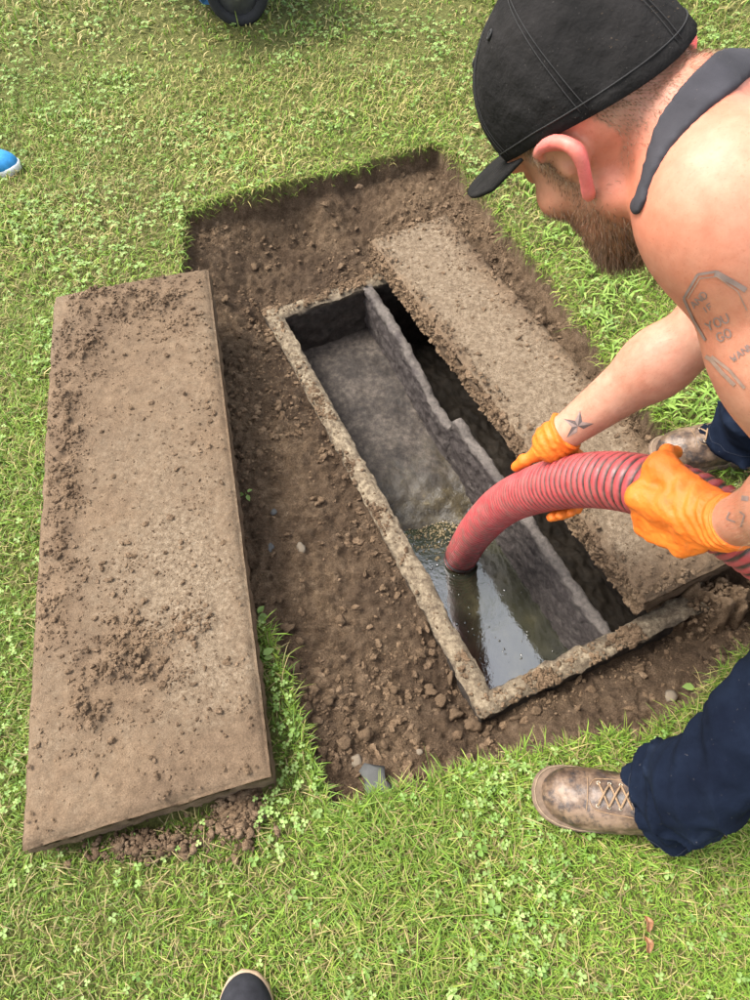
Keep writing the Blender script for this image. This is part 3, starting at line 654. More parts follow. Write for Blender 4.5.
# single weeds
def weed(px, py, nl, size, label, seed):
    p = gz(px, py); r = np.random.default_rng(seed)
    root = thing('weed', label, 'weed', tuple(p))
    V, Fs, C = blades(np.zeros(3), np.zeros(3), np.zeros(3)-.005, np.full(3, size*.9), np.full(3, .002), r.uniform(.1, .6, 3), r.uniform(0, 6.28, 3), np.tile(CG, (3, 1))); me = mesh_np('stem', V, Fs); attr_c(me, 'col', C)
    obj('stem', me, MAT['grass'], root)
    for i in range(nl):
        a = r.uniform(0, 6.28); V, Fs, C = leaflets(np.array([math.cos(a)*size*.25]), np.array([math.sin(a)*size*.25]), np.array([size*r.uniform(.4, .9)]), np.array([size*r.uniform(.6, 1)]), 1, np.array([r.uniform(-.1, .3)]), np.array([a]), ((CG+CP)/2*r.uniform(.8, 1.3))[None], .75, False)
        me = mesh_np('leaf', V, Fs); attr_c(me, 'col', C); obj('leaf', me, MAT['grass'], root)
weed(247, 496, 3, .022, 'lone green weed sprouting from soil at the middle of the lid edge', 1)
weed(258, 618, 6, .026, 'leafy green weed at the top of the grass sliver beside the lid', 2)
weed(262, 660, 7, .028, 'bushy green weed in the grass sliver beside the lid', 3)
weed(695, 690, 4, .03, 'thin green weed at the pit edge beside the denim leg', 4)
# two brown curled leaves
for (px, py, lab, s_) in ((648, 924, 'curled brown dead leaf on the lawn, the upper of a pair', 5), (648, 945, 'curled brown dead leaf on the lawn, the lower of a pair', 6)):
    p = G(px, py, .03); a, b = np.meshgrid(np.linspace(-1, 1, 9), np.linspace(-1, 1, 7), indexing='ij'); wv = np.sqrt(np.clip(1-a*a, 0, 1))
    V = np.stack([b*wv*.007, a*.013, (b*wv)**2*.007-.003*a*a+.002*np.sin(a*4)], -1).reshape(-1, 3)
    o = obj('dead_leaf', mesh_np('dead_leaf', V, grid_faces(9, 7)), MAT.setdefault('deadleaf', simple('dead_leaf', (.24, .11, .045), .5, .4, 150, .3, 300)), label=lab, cat='leaf')
    sm = o.modifiers.new('thick', 'SOLIDIFY'); sm.thickness = .0012; o.location = tuple(p); o.rotation_euler = (.2, .4, .1)
# ------------------------------------------------------------------ signed-distance sculpting
class SDF:
    def __init__(s, lo, hi, h):
        s.lo = np.array(lo, float); s.h = h; s.n = np.ceil((np.array(hi)-s.lo)/h).astype(int)+1
        s.f = np.full(s.n, .2, np.float32)
    def _box(s, lo, hi, pad):
        a = np.clip(np.floor((np.asarray(lo)-pad-s.lo)/s.h).astype(int), 0, s.n); b = np.clip(np.ceil((np.asarray(hi)+pad-s.lo)/s.h).astype(int)+1, 0, s.n)
        if np.any(b <= a): return None
        ax = [(s.lo[i]+s.h*np.arange(a[i], b[i])).astype(np.float32) for i in range(3)]
        return tuple(slice(a[i], b[i]) for i in range(3)), np.meshgrid(*ax, indexing='ij')
    def put(s, sl, d, k, op='u'):
        f = s.f[sl]; d = d.astype(np.float32)
        if op == 'u':
            if k <= 0: s.f[sl] = np.minimum(f, d)
            else: h = np.clip(.5+.5*(f-d)/k, 0, 1); s.f[sl] = f*(1-h)+d*h-k*h*(1-h)
        else:
            d = -d; k = max(k, 1e-5); h = np.clip(.5-.5*(f-d)/k, 0, 1); s.f[sl] = f*(1-h)+d*h+k*h*(1-h)
    def cap(s, a, b, ra, rb, k=.01, op='u', flat=None):
        """tapered capsule; flat=(axis, factor) squeezes it along a direction"""
        a = np.asarray(a, float); b = np.asarray(b, float); R = max(ra, rb)
        g = s._box(np.minimum(a, b)-R, np.maximum(a, b)+R, k+.03)
        if g is None: return
        sl, (X, Y, Z) = g; e = b-a; L2 = max(e@e, 1e-9)
        px, py, pz = X-a[0], Y-a[1], Z-a[2]; t = np.clip((px*e[0]+py*e[1]+pz*e[2])/L2, 0, 1)
        dx, dy, dz = px-t*e[0], py-t*e[1], pz-t*e[2]
        if flat is not None:
            ax, fc = unit(flat[0]), flat[1]; q = (dx*ax[0]+dy*ax[1]+dz*ax[2])*(1/fc-1); dx, dy, dz = dx+q*ax[0], dy+q*ax[1], dz+q*ax[2]
        d = np.sqrt(dx*dx+dy*dy+dz*dz)-(ra+(rb-ra)*t)
        if flat is not None: d = d*np.minimum(1, .5+.5*flat[1])
        s.put(sl, d, k, op)
    def ell(s, c, r, R=None, k=.01, op='u'):
        c = np.asarray(c, float); r = np.asarray(r, float); R = np.eye(3) if R is None else np.asarray(R)   # columns = axes
        ext = np.sqrt((R**2)@(r**2)); g = s._box(c-ext, c+ext, k+.03)
        if g is None: return
        sl, (X, Y, Z) = g; px, py, pz = X-c[0], Y-c[1], Z-c[2]
        q = [(px*R[0, i]+py*R[1, i]+pz*R[2, i])/r[i] for i in range(3)]
        k0 = np.sqrt(q[0]**2+q[1]**2+q[2]**2); k1 = np.sqrt((q[0]/r[0])**2+(q[1]/r[1])**2+(q[2]/r[2])**2)
        s.put(sl, k0*(k0-1)/np.maximum(k1, 1e-6), k, op)
    def chain(s, pts, rad, k=.008, op='u', flat=None):
        for i in range(len(pts)-1): s.cap(pts[i], pts[i+1], rad[i], rad[i+1], k, op, flat)
    def cut(s, p, n):            # removes what lies on the side n points to
        ax = [(s.lo[i]+s.h*np.arange(s.n[i])).astype(np.float32) for i in range(3)]; n = unit(n)
        d = (ax[0][:, None, None]-p[0])*n[0]+(ax[1][None, :, None]-p[1])*n[1]+(ax[2][None, None, :]-p[2])*n[2]
        s.f = np.maximum(s.f, d.astype(np.float32))
    def mesh(s, relax=2):
        f = s.f; ins = f < 0; n = s.n
        c = np.zeros(n-1, np.int8)
        for dx in (0, 1):
            for dy in (0, 1):
                for dz in (0, 1): c += ins[dx:n[0]-1+dx, dy:n[1]-1+dy, dz:n[2]-1+dz]
        act = np.argwhere((c > 0) & (c < 8)); idx = np.full(n-1, -1, np.int32); idx[tuple(act.T)] = np.arange(len(act))
        co = {}
        for dx in (0, 1):
            for dy in (0, 1):
                for dz in (0, 1): co[dx, dy, dz] = f[act[:, 0]+dx, act[:, 1]+dy, act[:, 2]+dz]
        acc = np.zeros((len(act), 3)); cnt = np.zeros(len(act))
        for a in co:
            for ax in range(3):
                if a[ax]: continue
                b = list(a); b[ax] = 1; b = tuple(b); fa, fb = co[a], co[b]; m = (fa < 0) != (fb < 0)
                t = np.where(m, fa/np.where(m, fa-fb, 1), 0); pt = np.tile(np.array(a, float), (len(act), 1)); pt[:, ax] = t
                acc += pt*m[:, None]; cnt += m
        V = s.lo+s.h*(act+acc/cnt[:, None])
        Q = []
        for ax in range(3):
            sl0 = [slice(None)]*3; sl1 = [slice(None)]*3; sl0[ax] = slice(0, -1); sl1[ax] = slice(1, None)
            A, B = ins[tuple(sl0)], ins[tuple(sl1)]; e = np.argwhere(A != B); o1, o2 = (ax+1) % 3, (ax+2) % 3
            e = e[(e[:, o1] > 0) & (e[:, o2] > 0) & (e[:, o1] < n[o1]-1) & (e[:, o2] < n[o2]-1)]
            def g(d1, d2): q = e.copy(); q[:, o1] -= d1; q[:, o2] -= d2; return idx[tuple(q.T)]
            q = np.stack([g(1, 1), g(0, 1), g(0, 0), g(1, 0)], 1); fl = ~A[tuple(e.T)]; q[fl] = q[fl][:, ::-1]; Q.append(q)
        Q = np.concatenate(Q); Q = Q[(Q >= 0).all(1)]
        for _ in range(relax):         # light smoothing
            sm = np.zeros_like(V); ct = np.zeros(len(V))
            for i in range(4):
                np.add.at(sm, Q[:, i], V[Q[:, (i+1) % 4]]); np.add.at(sm, Q[:, i], V[Q[:, (i+3) % 4]]); np.add.at(ct, Q[:, i], 2)
            V = V*.5+.5*sm/np.maximum(ct, 1)[:, None]
        return V, [Q]
def normals(V, Q):
    Q = Q[0] if isinstance(Q, list) else Q
    fn = np.cross(V[Q[:, 2]]-V[Q[:, 0]], V[Q[:, 3]]-V[Q[:, 1]]); N = np.zeros_like(V)
    for i in range(4): np.add.at(N, Q[:, i], fn)
    return N/np.maximum(np.linalg.norm(N, axis=1), 1e-12)[:, None]
def seg_dist(V, a, b):
    a = np.asarray(a); e = np.asarray(b)-a; t = np.clip(((V-a)@e)/(e@e), 0, 1); return np.linalg.norm(V-a-t[:, None]*e, axis=1), t
# ------------------------------------------------------------------ hose
HR = .050
hose_ctrl = [G(455, 573, -.56), G(461, 557, -.44), P(476, 532, 1.93), P(503, 505, 1.66), P(545, 487, 1.40), P(600, 480, 1.22), P(660, 490, 1.10), P(722, 520, 1.03), P(790, 568, 1.03)]
_e = hose_ctrl[-1]; hose_ctrl += [np.array([.66, .42, .45]), np.array([.74, .40, .28]), np.array([.88, .40, .12]), np.array([1.12, .40, .065]), np.array([1.6, .35, .062]), np.array([2.3, .1, .062])]
hc = spline(hose_ctrl, 600); al = np.concatenate([[0], np.cumsum(np.linalg.norm(np.diff(hc, axis=0), axis=1))])
step = .0023; s_arc = np.arange(0, al[-1], step); hc = np.stack([np.interp(s_arc, al, hc[:, i]) for i in range(3)], 1)
PITCHR = .0165
def sweep(pts, seg):
    n = len(pts); Tt = np.gradient(pts, axis=0); Tt /= np.linalg.norm(Tt, axis=1)[:, None]; N = np.zeros_like(pts); N[0] = unit(np.cross(Tt[0], [0, 1, .3]))
    for i in range(1, n): v = N[i-1]-Tt[i]*(N[i-1]@Tt[i]); N[i] = v/np.linalg.norm(v)
    return Tt, N, np.cross(Tt, N)
hT, hN, hB = sweep(hc, 32)
hose = thing('suction_hose', 'red corrugated suction hose dipping into the tank water', 'hose', tuple(G(461, 557, -.44)))
seg = 28; th = np.linspace(0, 2*np.pi, seg, endpoint=False)
ph = (s_arc[:, None]/PITCHR+th[None]/(2*np.pi)) % 1.0
w_ = np.abs(ph-.5)*2                                   # 0 at rib centre, 1 in the groove
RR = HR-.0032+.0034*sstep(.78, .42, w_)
V = hc[:, None]+RR[..., None]*(np.cos(th)[None, :, None]*hN[:, None]+np.sin(th)[None, :, None]*hB[:, None])
i, j = np.meshgrid(np.arange(len(hc)-1), np.arange(seg), indexing='ij'); a = i*seg+j; b = i*seg+(j+1) % seg
HF = np.stack([a, b, b+seg, a+seg], -1).reshape(-1, 4)
me = mesh_np('hose_wall', V.reshape(-1, 3), HF)
# ribs sit closer together in the stiff mouth section, where the grooves are nearly closed
near_tip = sstep(.85, .45, s_arc)[:, None]
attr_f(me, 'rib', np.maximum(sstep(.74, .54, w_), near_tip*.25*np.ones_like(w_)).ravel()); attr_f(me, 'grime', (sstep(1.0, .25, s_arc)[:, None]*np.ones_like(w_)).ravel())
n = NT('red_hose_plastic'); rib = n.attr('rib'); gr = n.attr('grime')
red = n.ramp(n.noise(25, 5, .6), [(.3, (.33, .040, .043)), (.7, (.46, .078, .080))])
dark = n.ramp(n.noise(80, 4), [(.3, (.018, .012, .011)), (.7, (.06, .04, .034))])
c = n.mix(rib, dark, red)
mud = n.ramp(n.noise(45, 6, .7), [(.44, (0, 0, 0)), (.64, (1, 1, 1))])
c = n.mix(n.math('MULTIPLY', mud, n.math('ADD', n.math('MULTIPLY', gr, .6), .32)), c, (.16, .105, .078))
n.setin(Base_Color=c, Roughness=n.math('ADD', .33, n.math('MULTIPLY', mud, .35)), Specular_IOR_Level=.45); n.setin(Normal=n.bump(n.noise(200, 4), .2, .002)); MAT['hose'] = n.m
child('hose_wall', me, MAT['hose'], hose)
# black lip at the mouth, standing at the water line
k0 = int(np.searchsorted(s_arc, .125)); lip = hc[k0:k0+9]
V, Fs = tube(lip, np.array([.0525]*9), 32, False); child('mouth_ring', mesh_np('mouth_ring', V, Fs), simple('black_rubber_ring', (.03, .012, .012), .5), hose)
def hose_at(p):      # nearest point on the hose axis
    i = int(np.argmin(np.linalg.norm(hc-p, axis=1))); return hc[i], -hT[i]*(-1), i
# ------------------------------------------------------------------ the worker
HO = np.array([.2543, .6250, 1.1270])
HL = np.array([-.686, -.718, -.118]); HF_ = np.array([-.320, .444, -.837]); HF_ = unit(HF_); HL = unit(HL-HF_*(HL@HF_)); HU = np.cross(HF_, HL); HU = HU if HU@np.array([-.654, .536, .534]) > 0 else -HU
HM = np.column_stack([HL, HF_, HU])
def Hd(l, f, u): return HO+HM@np.array([l, f, u])
worker = thing('person', 'man in black cap, dark tank top and jeans bending over the tank, holding the hose', 'person', (.8, .6, 0))
B = SDF((.10, .28, .33), (1.16, 1.20, 1.30), .0037)
SHL, SHR = P(722, 196, .60), np.array([.585, .85, .95])
ELL, WRL = P(842, 492, .72), P(733, 522, .935)
ELR, WRR = P(712, 322, 1.07), P(563, 434, 1.285)
NK = np.array([.475, .705, 1.06]); MIDS = (SHL+SHR)/2
HIPC = np.array([.93, .57, .86])
SP = unit(HIPC-MIDS); SX = unit(SHL-SHR); SX = unit(SX-SP*(SX@SP)); BK = np.cross(SX, SP); BK = BK if BK[2] > 0 else -BK     # along the spine, to his left, out of his back
# torso
TM = np.column_stack([SX, SP, BK])
B.ell(MIDS+SP*.16-BK*.015, (.175, .21, .115), TM, .03); B.ell(MIDS+SP*.38-BK*.03, (.165, .20, .115), TM, .05)
B.cap(SHL-SX*.04+SP*.02, SHR+SX*.04+SP*.02, .055, .055, .03); B.cap(MIDS+SP*.05+BK*.03, HIPC, .10, .13, .04)
# trapezius and neck
SKB = Hd(0, -.040, -.040)
B.cap(SKB, NK, .054, .062, .02); B.cap(NK, NK+SP*.08, .075, .09, .04)
B.cap(SKB*.4+NK*.6, NK*.45+SHL*.55+BK*.012+SP*.02, .036, .036, .025); B.cap(SKB*.4+NK*.6, NK*.45+SHR*.55+BK*.012+SP*.02, .036, .036, .025)
torsoF = B.f.copy()
# arms
def arm(S, E, W, r, delt):
    d = unit(E-S); B.ell(S+d*.015, (delt, delt*1.05, delt*1.15), np.column_stack([unit(np.cross(d, [0, 0, 1.])), unit(np.cross(d, np.cross(d, [0, 0, 1.]))), d]), .018)
    B.cap(S, S+(E-S)*.5, r*1.04, r*.96, .03); B.cap(S+(E-S)*.45, E, r*.95, r*.76, .03)
    B.ell(S+(E-S)*.55+unit(np.cross(d, [0, 1, .2]))*.006, (r*.98, r*.98, .09), np.column_stack([unit(np.cross(d, [0, 0, 1.])), unit(np.cross(d, np.cross(d, [0, 0, 1.]))), d]), .03)
    f = W-E; B.cap(E, E+f*.35, r*.76, r*.88, .03); B.cap(E+f*.3, W, r*.88, .0315, .025)
arm(SHL, ELL, WRL, .060, .071); arm(SHR, ELR, WRR, .060, .066)
B.cap(WRL, WRL+unit(WRL-ELL)*.04, .031, .030, .01); B.cap(WRR, WRR+unit(WRR-ELR)*.022, .031, .026, .01)
# head
B.ell(Hd(0, .004, .045), (.075, .086, .088), HM, .006); B.ell(Hd(0, -.020, .030), (.070, .058, .068), HM, .008)
B.ell(Hd(0, .035, -.02), (.064, .066, .090), HM, .02)                # face block
B.ell(Hd(0, .050, -.070), (.052, .048, .050), HM, .02)               # jaw
B.ell(Hd(0, .080, -.098), (.024, .020, .020), HM, .02)               # chin
for s_ in (1, -1):
    B.cap(Hd(.056*s_, .010, -.045), Hd(.030*s_, .078, -.092), .018, .016, .02)      # jaw line
    B.ell(Hd(.046*s_, .066, -.012), (.022, .022, .020), HM, .015)                   # cheekbone
    B.cap(Hd(.012*s_, .098, .045), Hd(.048*s_, .082, .040), .010, .009, .012)       # brow
    B.ell(Hd(.032*s_, .096, .020), (.015, .014, .012), HM, .008, 's'); B.ell(Hd(.032*s_, .082, .020), (.013, .013, .012), HM, .003)   # socket, eye
    B.ell(Hd(.012*s_, .108, -.024), (.008, .010, .008), HM, .006)                   # nostril wing
B.cap(Hd(0, .098, .030), Hd(0, .124, -.014), .008, .012, .010); B.ell(Hd(0, .122, -.018), (.011, .012, .010), HM, .006)
B.cap(Hd(-.020, .095, -.052), Hd(.020, .095, -.052), .0075, .0075, .006); B.cap(Hd(-.018, .094, -.064), Hd(.018, .094, -.064), .008, .008, .006)
# ears
for s_ in (1, -1):
    hel = [Hd(l_*s_, f_, u_) for l_, f_, u_ in ((.073, .024, .022), (.079, .017, .0305), (.086, -.003, .0312), (.092, -.0205, .0266), (.095, -.031, .0178), (.095, -.0325, .0067), (.092, -.0255, -.004), (.087, -.0125, -.0155), (.082, .0005, -.0265), (.076, .006, -.029))]
    hp = spline(hel, 26); B.chain(hp, np.interp(np.arange(26), [0, 4, 11, 18, 23, 25], [.0042, .0052, .0055, .0052, .0058, .0048]), .002)
    for q in range(5, 23): B.cap(hp[q], Hd(.070*s_, -.006+.25*(hp[q]-HO)@HF_, .004+.35*(hp[q]-HO)@HU), .0036, .0042, .004)       # shell of the ear
    B.ell(Hd(.068*s_, .014, .001), (.006, .006, .009), HM, .008)
bodyF = B.f.copy()
V, Q = B.mesh(1); N = normals(V, Q)
loc = (V-HO)@HM                                     # head coordinates of every vertex
# colour zones
skin = np.tile(np.array([.49, .222, .138]), (len(V), 1)); pale = np.array([.53, .275, .18]); red = np.array([.62, .17, .12])
nz = fbm3(V, 14, 3, 700)[:, None]; skin = skin*(1+.10*nz)+(pale-skin)*np.clip(.3+nz, 0, 1)*.5
def zone(mask, col, amt):
    global skin
    m = (mask*amt)[:, None]; skin = skin*(1-m)+np.asarray(col)*m
isl = loc
near_ear = np.exp(-((np.abs(loc[:, 0])-.090)/.016)**2-((loc[:, 1]+.010)/.034)**2-((loc[:, 2]-.004)/.04)**2)*sstep(.074, .080, np.abs(loc[:, 0]))
dS, _ = seg_dist(V, SKB, NK); zone(np.exp(-(dS/.085)**2)*sstep(.0, -.05, loc[:, 1]), red, .45)
dA, tA = seg_dist(V, SHL, ELL); zone(np.exp(-((dA)/.09)**2)*sstep(.75, .0, tA)*np.clip(.5+fbm3(V, 9, 2, 703), 0, 1), (.57, .19, .115), .65)
dB, tB = seg_dist(V, ELR, WRR); zone(np.exp(-(dB/.08)**2), (.47, .275, .20), .6)
head_m = sstep(.16, .12, np.linalg.norm(loc-np.array([0, 0, -.02]), axis=1))
ear_ex = (np.hypot(loc[:, 1]+.008, (loc[:, 2]-.004)*.9) > .033) | (np.abs(loc[:, 0]) < .052)
hairline = sstep(-.035, .015, loc[:, 2]+.15*(loc[:, 1]+.09))*sstep(.045, .02, loc[:, 1]-.25*loc[:, 2])*ear_ex
zone(head_m*hairline*(np.abs(loc[:, 0]) < .086), (.27, .18, .115), .6)
beard = sstep(-.018, -.045, loc[:, 2]-.30*(loc[:, 1]-.03))*sstep(-.004, .022, loc[:, 1]+.10*(loc[:, 2]+.05))*sstep(-.17, -.14, loc[:, 2])*ear_ex
beard = np.maximum(beard, sstep(.012, .022, loc[:, 1])*sstep(.05, .035, loc[:, 1])*sstep(.06, .03, loc[:, 2])*.5)
zone(head_m*beard*(np.abs(loc[:, 0]) < .083), (.17, .095, .055), .62)
zone(np.clip(near_ear*1.5, 0, 1), (.74, .185, .18), .95)
zone(np.exp(-(np.linalg.norm(loc-np.array([0, .095, -.058]), axis=1)/.016)**2), (.55, .18, .15), .6)
me = mesh_np('body', V, Q); attr_c(me, 'col', np.clip(skin, 0, 1))
n = NT('skin'); c = n.attr('col', 'Color'); mot = n.mix(1., n.ramp(n.noise(60, 5, .65), [(.32, (.90, .82, .79)), (.66, (1.06, 1.06, 1.06))]), n.ramp(n.noise(11, 4, .6), [(.35, (1.04, .86, .82)), (.62, (1, 1.03, 1.04))]), 'MULTIPLY'); fr = n.ramp(n.noise(330, 2), [(.30, (.80, .70, .64)), (.40, (1, 1, 1))])
c = n.mix(1., c, mot, 'MULTIPLY'); c = n.mix(.4, c, fr, 'MULTIPLY')
n.setin(Base_Color=c, Roughness=.52, Specular_IOR_Level=.4, Subsurface_Weight=.18, Subsurface_Scale=.006); n.b.inputs['Subsurface Radius'].default_value = (1, .35, .2)
n.setin(Normal=n.bump(n.noise(600, 2), .12, .001, n.bump(n.noise(120, 3), .08, .002))); MAT['skin'] = n.m
body = child('body', me, MAT['skin'], worker)
bvh = BVHTree.FromPolygons([tuple(v) for v in V.astype(float)], [tuple(int(i) for i in q) for q in Q[0]])
bodyV, bodyN, bodyLoc = V, N, loc
# ------------------------------------------------------------------ hair and beard strands
def strands(name, idx, length, direction, wd, cols, mat, droop=.0, jit=.35):
    p = bodyV[idx]; nn = bodyN[idx]; n = len(p); L = length*np.exp(rng.normal(0, .25, n)); d = nn*.55+direction; d = d+rng.normal(0, jit, (n, 3)); d /= np.linalg.norm(d, axis=1)[:, None]
    d2 = d+np.array([0, 0, -droop]); d2 /= np.linalg.norm(d2, axis=1)[:, None]
    s = np.cross(d, rng.normal(size=(n, 3))); s /= np.linalg.norm(s, axis=1)[:, None]; s2 = np.cross(d, s)
    m = p+d*(L*.55)[:, None]; t = m+d2*(L*.5)[:, None]; p = p-nn*.001; w = wd*.5
    V = np.stack([p+s*w, p-s*w*.5+s2*w*.87, p-s*w*.5-s2*w*.87, m+s*w*.8, m-s*w*.4+s2*w*.7, m-s*w*.4-s2*w*.7, t], 1).reshape(-1, 3); o = (np.arange(n)*7)[:, None]
    q = o+np.array([[0, 1, 4, 3]]); t3 = o+np.array([[3, 4, 6]])
    me = mesh_np(name, V, [q, t3]); attr_c(me, 'col', np.repeat(cols, 7, 0)); h = child(name, me, mat, worker); h['kind'] = 'stuff'; return h
MAT['hair'] = attr_mat('hair', .5, .35)
bm_ = head_m*beard*(np.abs(loc[:, 0]) < .08)*(loc[:, 2] < .02); pb = bm_/bm_.sum(); idx = rng.choice(len(V), 11500, p=pb)
t = rng.random((11500, 1)); low = sstep(-.05, -.10, loc[idx, 2])[:, None]
cols = (np.array([.34, .19, .10])*(1-t)+np.array([.10, .052, .028])*t)*(1-.35*low)
strands('beard', idx, (.0042+.010*sstep(-.045, -.11, loc[idx, 2])), (HU*-.8+HF_*.25)[None], .0006, cols, MAT['hair'], .15, .28)
hm_ = head_m*hairline*(np.abs(loc[:, 0]) < .083)*(loc[:, 2] < .08); pb = hm_/hm_.sum(); idx = rng.choice(len(V), 12000, p=pb); t = rng.random((12000, 1))
cols = np.array([.46, .32, .20])*(1-t)+np.array([.17, .105, .06])*t
strands('hair', idx, np.full(12000, .0052), (HU*-.7-HF_*.5)[None], .0004, cols, MAT['hair'], 0, .3)
dR, tR = seg_dist(bodyV, ELR, WRR); dL2, tL2 = seg_dist(bodyV, ELL, WRL)
am = ((dR < .06) & (tR > .05) & (tR < .93)) | ((dL2 < .06) & (tL2 > .1) & (tL2 < .9)); pb = am/am.sum(); idx = rng.choice(len(bodyV), 2600, p=pb); t = rng.random((2600, 1))
strands('arm_hair', idx, np.full(2600, .010), (unit(WRR-ELR)*1.2)[None], .00022, np.array([.42, .27, .15])*(1-t)+np.array([.2, .11, .06])*t, MAT['hair'], .2, .35)
# ------------------------------------------------------------------ cap
cap_n = NT('black_cap_cotton'); cc = cap_n.ramp(cap_n.noise(22, 5), [(.3, (.010, .0095, .009)), (.7, (.022, .020, .019))]); lint = cap_n.ramp(cap_n.noise(420, 2, .6), [(.70, (0, 0, 0)), (.76, (1, 1, 1))])
cc = cap_n.mix(cap_n.math('MULTIPLY', lint, .35), cc, (.16, .145, .13)); wv = cap_n.new('ShaderNodeTexWave'); wv.inputs['Scale'].default_value = 380; cap_n.link(cap_n.tc.outputs['Object'], wv.inputs[0])
cap_n.setin(Base_Color=cc, Roughness=.95, Specular_IOR_Level=.08, Normal=cap_n.bump(wv.outputs['Fac'], .18, .001, cap_n.bump(cap_n.noise(20, 5, .6), .8, .012))); MAT['cap'] = cap_n.m
MAT['capth'] = simple('cap_stitching', (.020, .019, .018), .8)
def rim_pt(a):       # a: 0 = front, +90 deg = left
    f = math.cos(a); l = math.sin(a); return np.array([.0855*l, -.004+(.109 if f > 0 else .084)*f, .034+.024*f-.008*f*f])
CROWN = np.array([0, -.010, .148])
def dome(a, t, off=0.0):        # t 0 rim .. 1 crown
    r = rim_pt(a); e = math.cos(t*math.pi/2)**.82; z = r[2]+(CROWN[2]-r[2])*math.sin(t*math.pi/2)**.95
    bul = 1+.03*math.sin(math.pi*min(1, t*1.3))
    p = np.array([CROWN[0]+(r[0]-CROWN[0])*e*bul, CROWN[1]+(r[1]-CROWN[1])*e*bul, z])
    p += np.array([0, .5, .2])*.004*math.sin(a*5+2)*math.sin(t*6)       # soft dents
    k = (p-np.array([0, -.01, .03])); return p+unit(k)*off
cap_o = []
na, ntt = 96, 30; A = np.linspace(0, 2*np.pi, na, endpoint=False)
def seam(a): d = min(abs((a-q+math.pi) % (2*math.pi)-math.pi) for q in [k*math.pi/3 for k in range(6)]); return d
vs = [[Hd(*dome(a, t, -.0014*math.exp(-(seam(a)/.035)**2)+.0006*math.sin(a*17+t*9))) for a in A] for t in np.linspace(0, .995, ntt)]
V = np.array(vs).reshape(-1, 3); i, j = np.meshgrid(np.arange(ntt-1), np.arange(na), indexing='ij'); a_ = i*na+j; b_ = i*na+(j+1) % na
Fq = np.stack([a_, b_, b_+na, a_+na], -1).reshape(-1, 4)
inner = [Hd(*(dome(a, 0, 0)*np.array([.965, .97, 1])+np.array([0, 0, d]))) for d in (-.0005, .018) for a in A]
V = np.concatenate([V, np.array(inner)]); off = ntt*na; jj = np.arange(na); j2 = (jj+1) % na
f2 = np.concatenate([np.stack([jj, off+jj, off+j2, j2], 1), np.stack([off+jj, off+na+jj, off+na+j2, off+j2], 1)])
capE = child('cap', mesh_np('cap', V, [np.concatenate([Fq, f2])]), MAT['cap'], worker); capE['label'] = 'black cotton baseball cap'
def sub(name, VF, mat, par, smooth=True):
    o = obj(name, mesh_np(name, VF[0], VF[1], smooth), mat); o.parent = par; return o
# brim: curved plate
nb, mb = 40, 12; rows = []
for tt in np.linspace(0, 1, mb):
    row = []
    for a in np.linspace(-1.22, 1.22, nb):
        r = rim_pt(a); ext = .078*tt*(math.cos(a*1.02)**.45 if abs(a) < 1.5 else 0); wide = 1+.10*tt
        row.append((r[0]*wide, r[1]+ext, r[2]+.001-.014*(r[0]/.085)**2*(.3+tt)*.9+.012*tt))
    rows.append(row)
top = np.array(rows); bot = top.copy(); bot[..., 2] -= .0035; top = top.reshape(-1, 3); bot = bot.reshape(-1, 3)
V = np.array([Hd(*p) for p in np.concatenate([top, bot])]); f = [grid_faces(mb, nb), grid_faces(mb, nb, mb*nb, True)]
ring = np.concatenate([np.arange(nb), (np.arange(1, mb)*nb+nb-1), (mb-1)*nb+np.arange(nb-2, -1, -1), np.arange(mb-2, 0, -1)*nb]); r2 = np.roll(ring, -1)
f.append(np.stack([ring, ring+mb*nb, r2+mb*nb, r2], 1)); sub('brim', (V, [np.concatenate(f)]), MAT['cap'], capE)
for k in range(6):
    for da in (-.035, .035):
        pts = [Hd(*dome(k*math.pi/3+da*(1-.6*t), t, .0004)) for t in np.linspace(.03, .94, 26)]; sub('seam', tube(pts, .00045, 5), MAT['capth'], capE)
    c0 = k*math.pi/3+math.pi/6; p = Hd(*dome(c0, .62, .0008)); nn = unit(p-Hd(0, -.01, .03)); t1 = unit(np.cross(nn, HU)); t2 = np.cross(nn, t1)
    pts = [p+(t1*math.cos(q)+t2*math.sin(q))*.0036 for q in np.linspace(0, 2*math.pi, 15)]; sub('eyelet', tube(pts, .0011, 6), MAT['capth'], capE)
pts = [Hd(*dome(a, .055, .0006)) for a in np.linspace(0, 2*math.pi, 90)]; sub('sweatband_stitch', tube(pts, .0007, 5), MAT['capth'], capE)
bV, bF = ICO2; bV = bV*np.array([.008, .008, .004]); sub('button', (np.array([Hd(*(CROWN+q+np.array([0, 0, .001]))) for q in bV]), [bF]), MAT['cap'], capE)
# ------------------------------------------------------------------ tank top: a shell around the torso
S = SDF((.10, .28, .33), (1.16, 1.20, 1.30), .0037)
ax = [(S.lo[i]+S.h*np.arange(S.n[i])).astype(np.float32) for i in range(3)]
GX, GY, GZ = np.meshgrid(*ax, indexing='ij', sparse=True)
def lin(v, o): return (GX-o[0])*v[0]+(GY-o[1])*v[1]+(GZ-o[2])*v[2]
ca = lin(SX, MIDS); cb = lin(SP, MIDS); cz = lin(BK, MIDS)
def cap_field(a, b, r):
    a = np.asarray(a); e = b-a; t = np.clip(((GX-a[0])*e[0]+(GY-a[1])*e[1]+(GZ-a[2])*e[2])/(e@e), 0, 1)
    return np.sqrt((GX-a[0]-t*e[0])**2+(GY-a[1]-t*e[1])**2+(GZ-a[2]-t*e[2])**2)-r

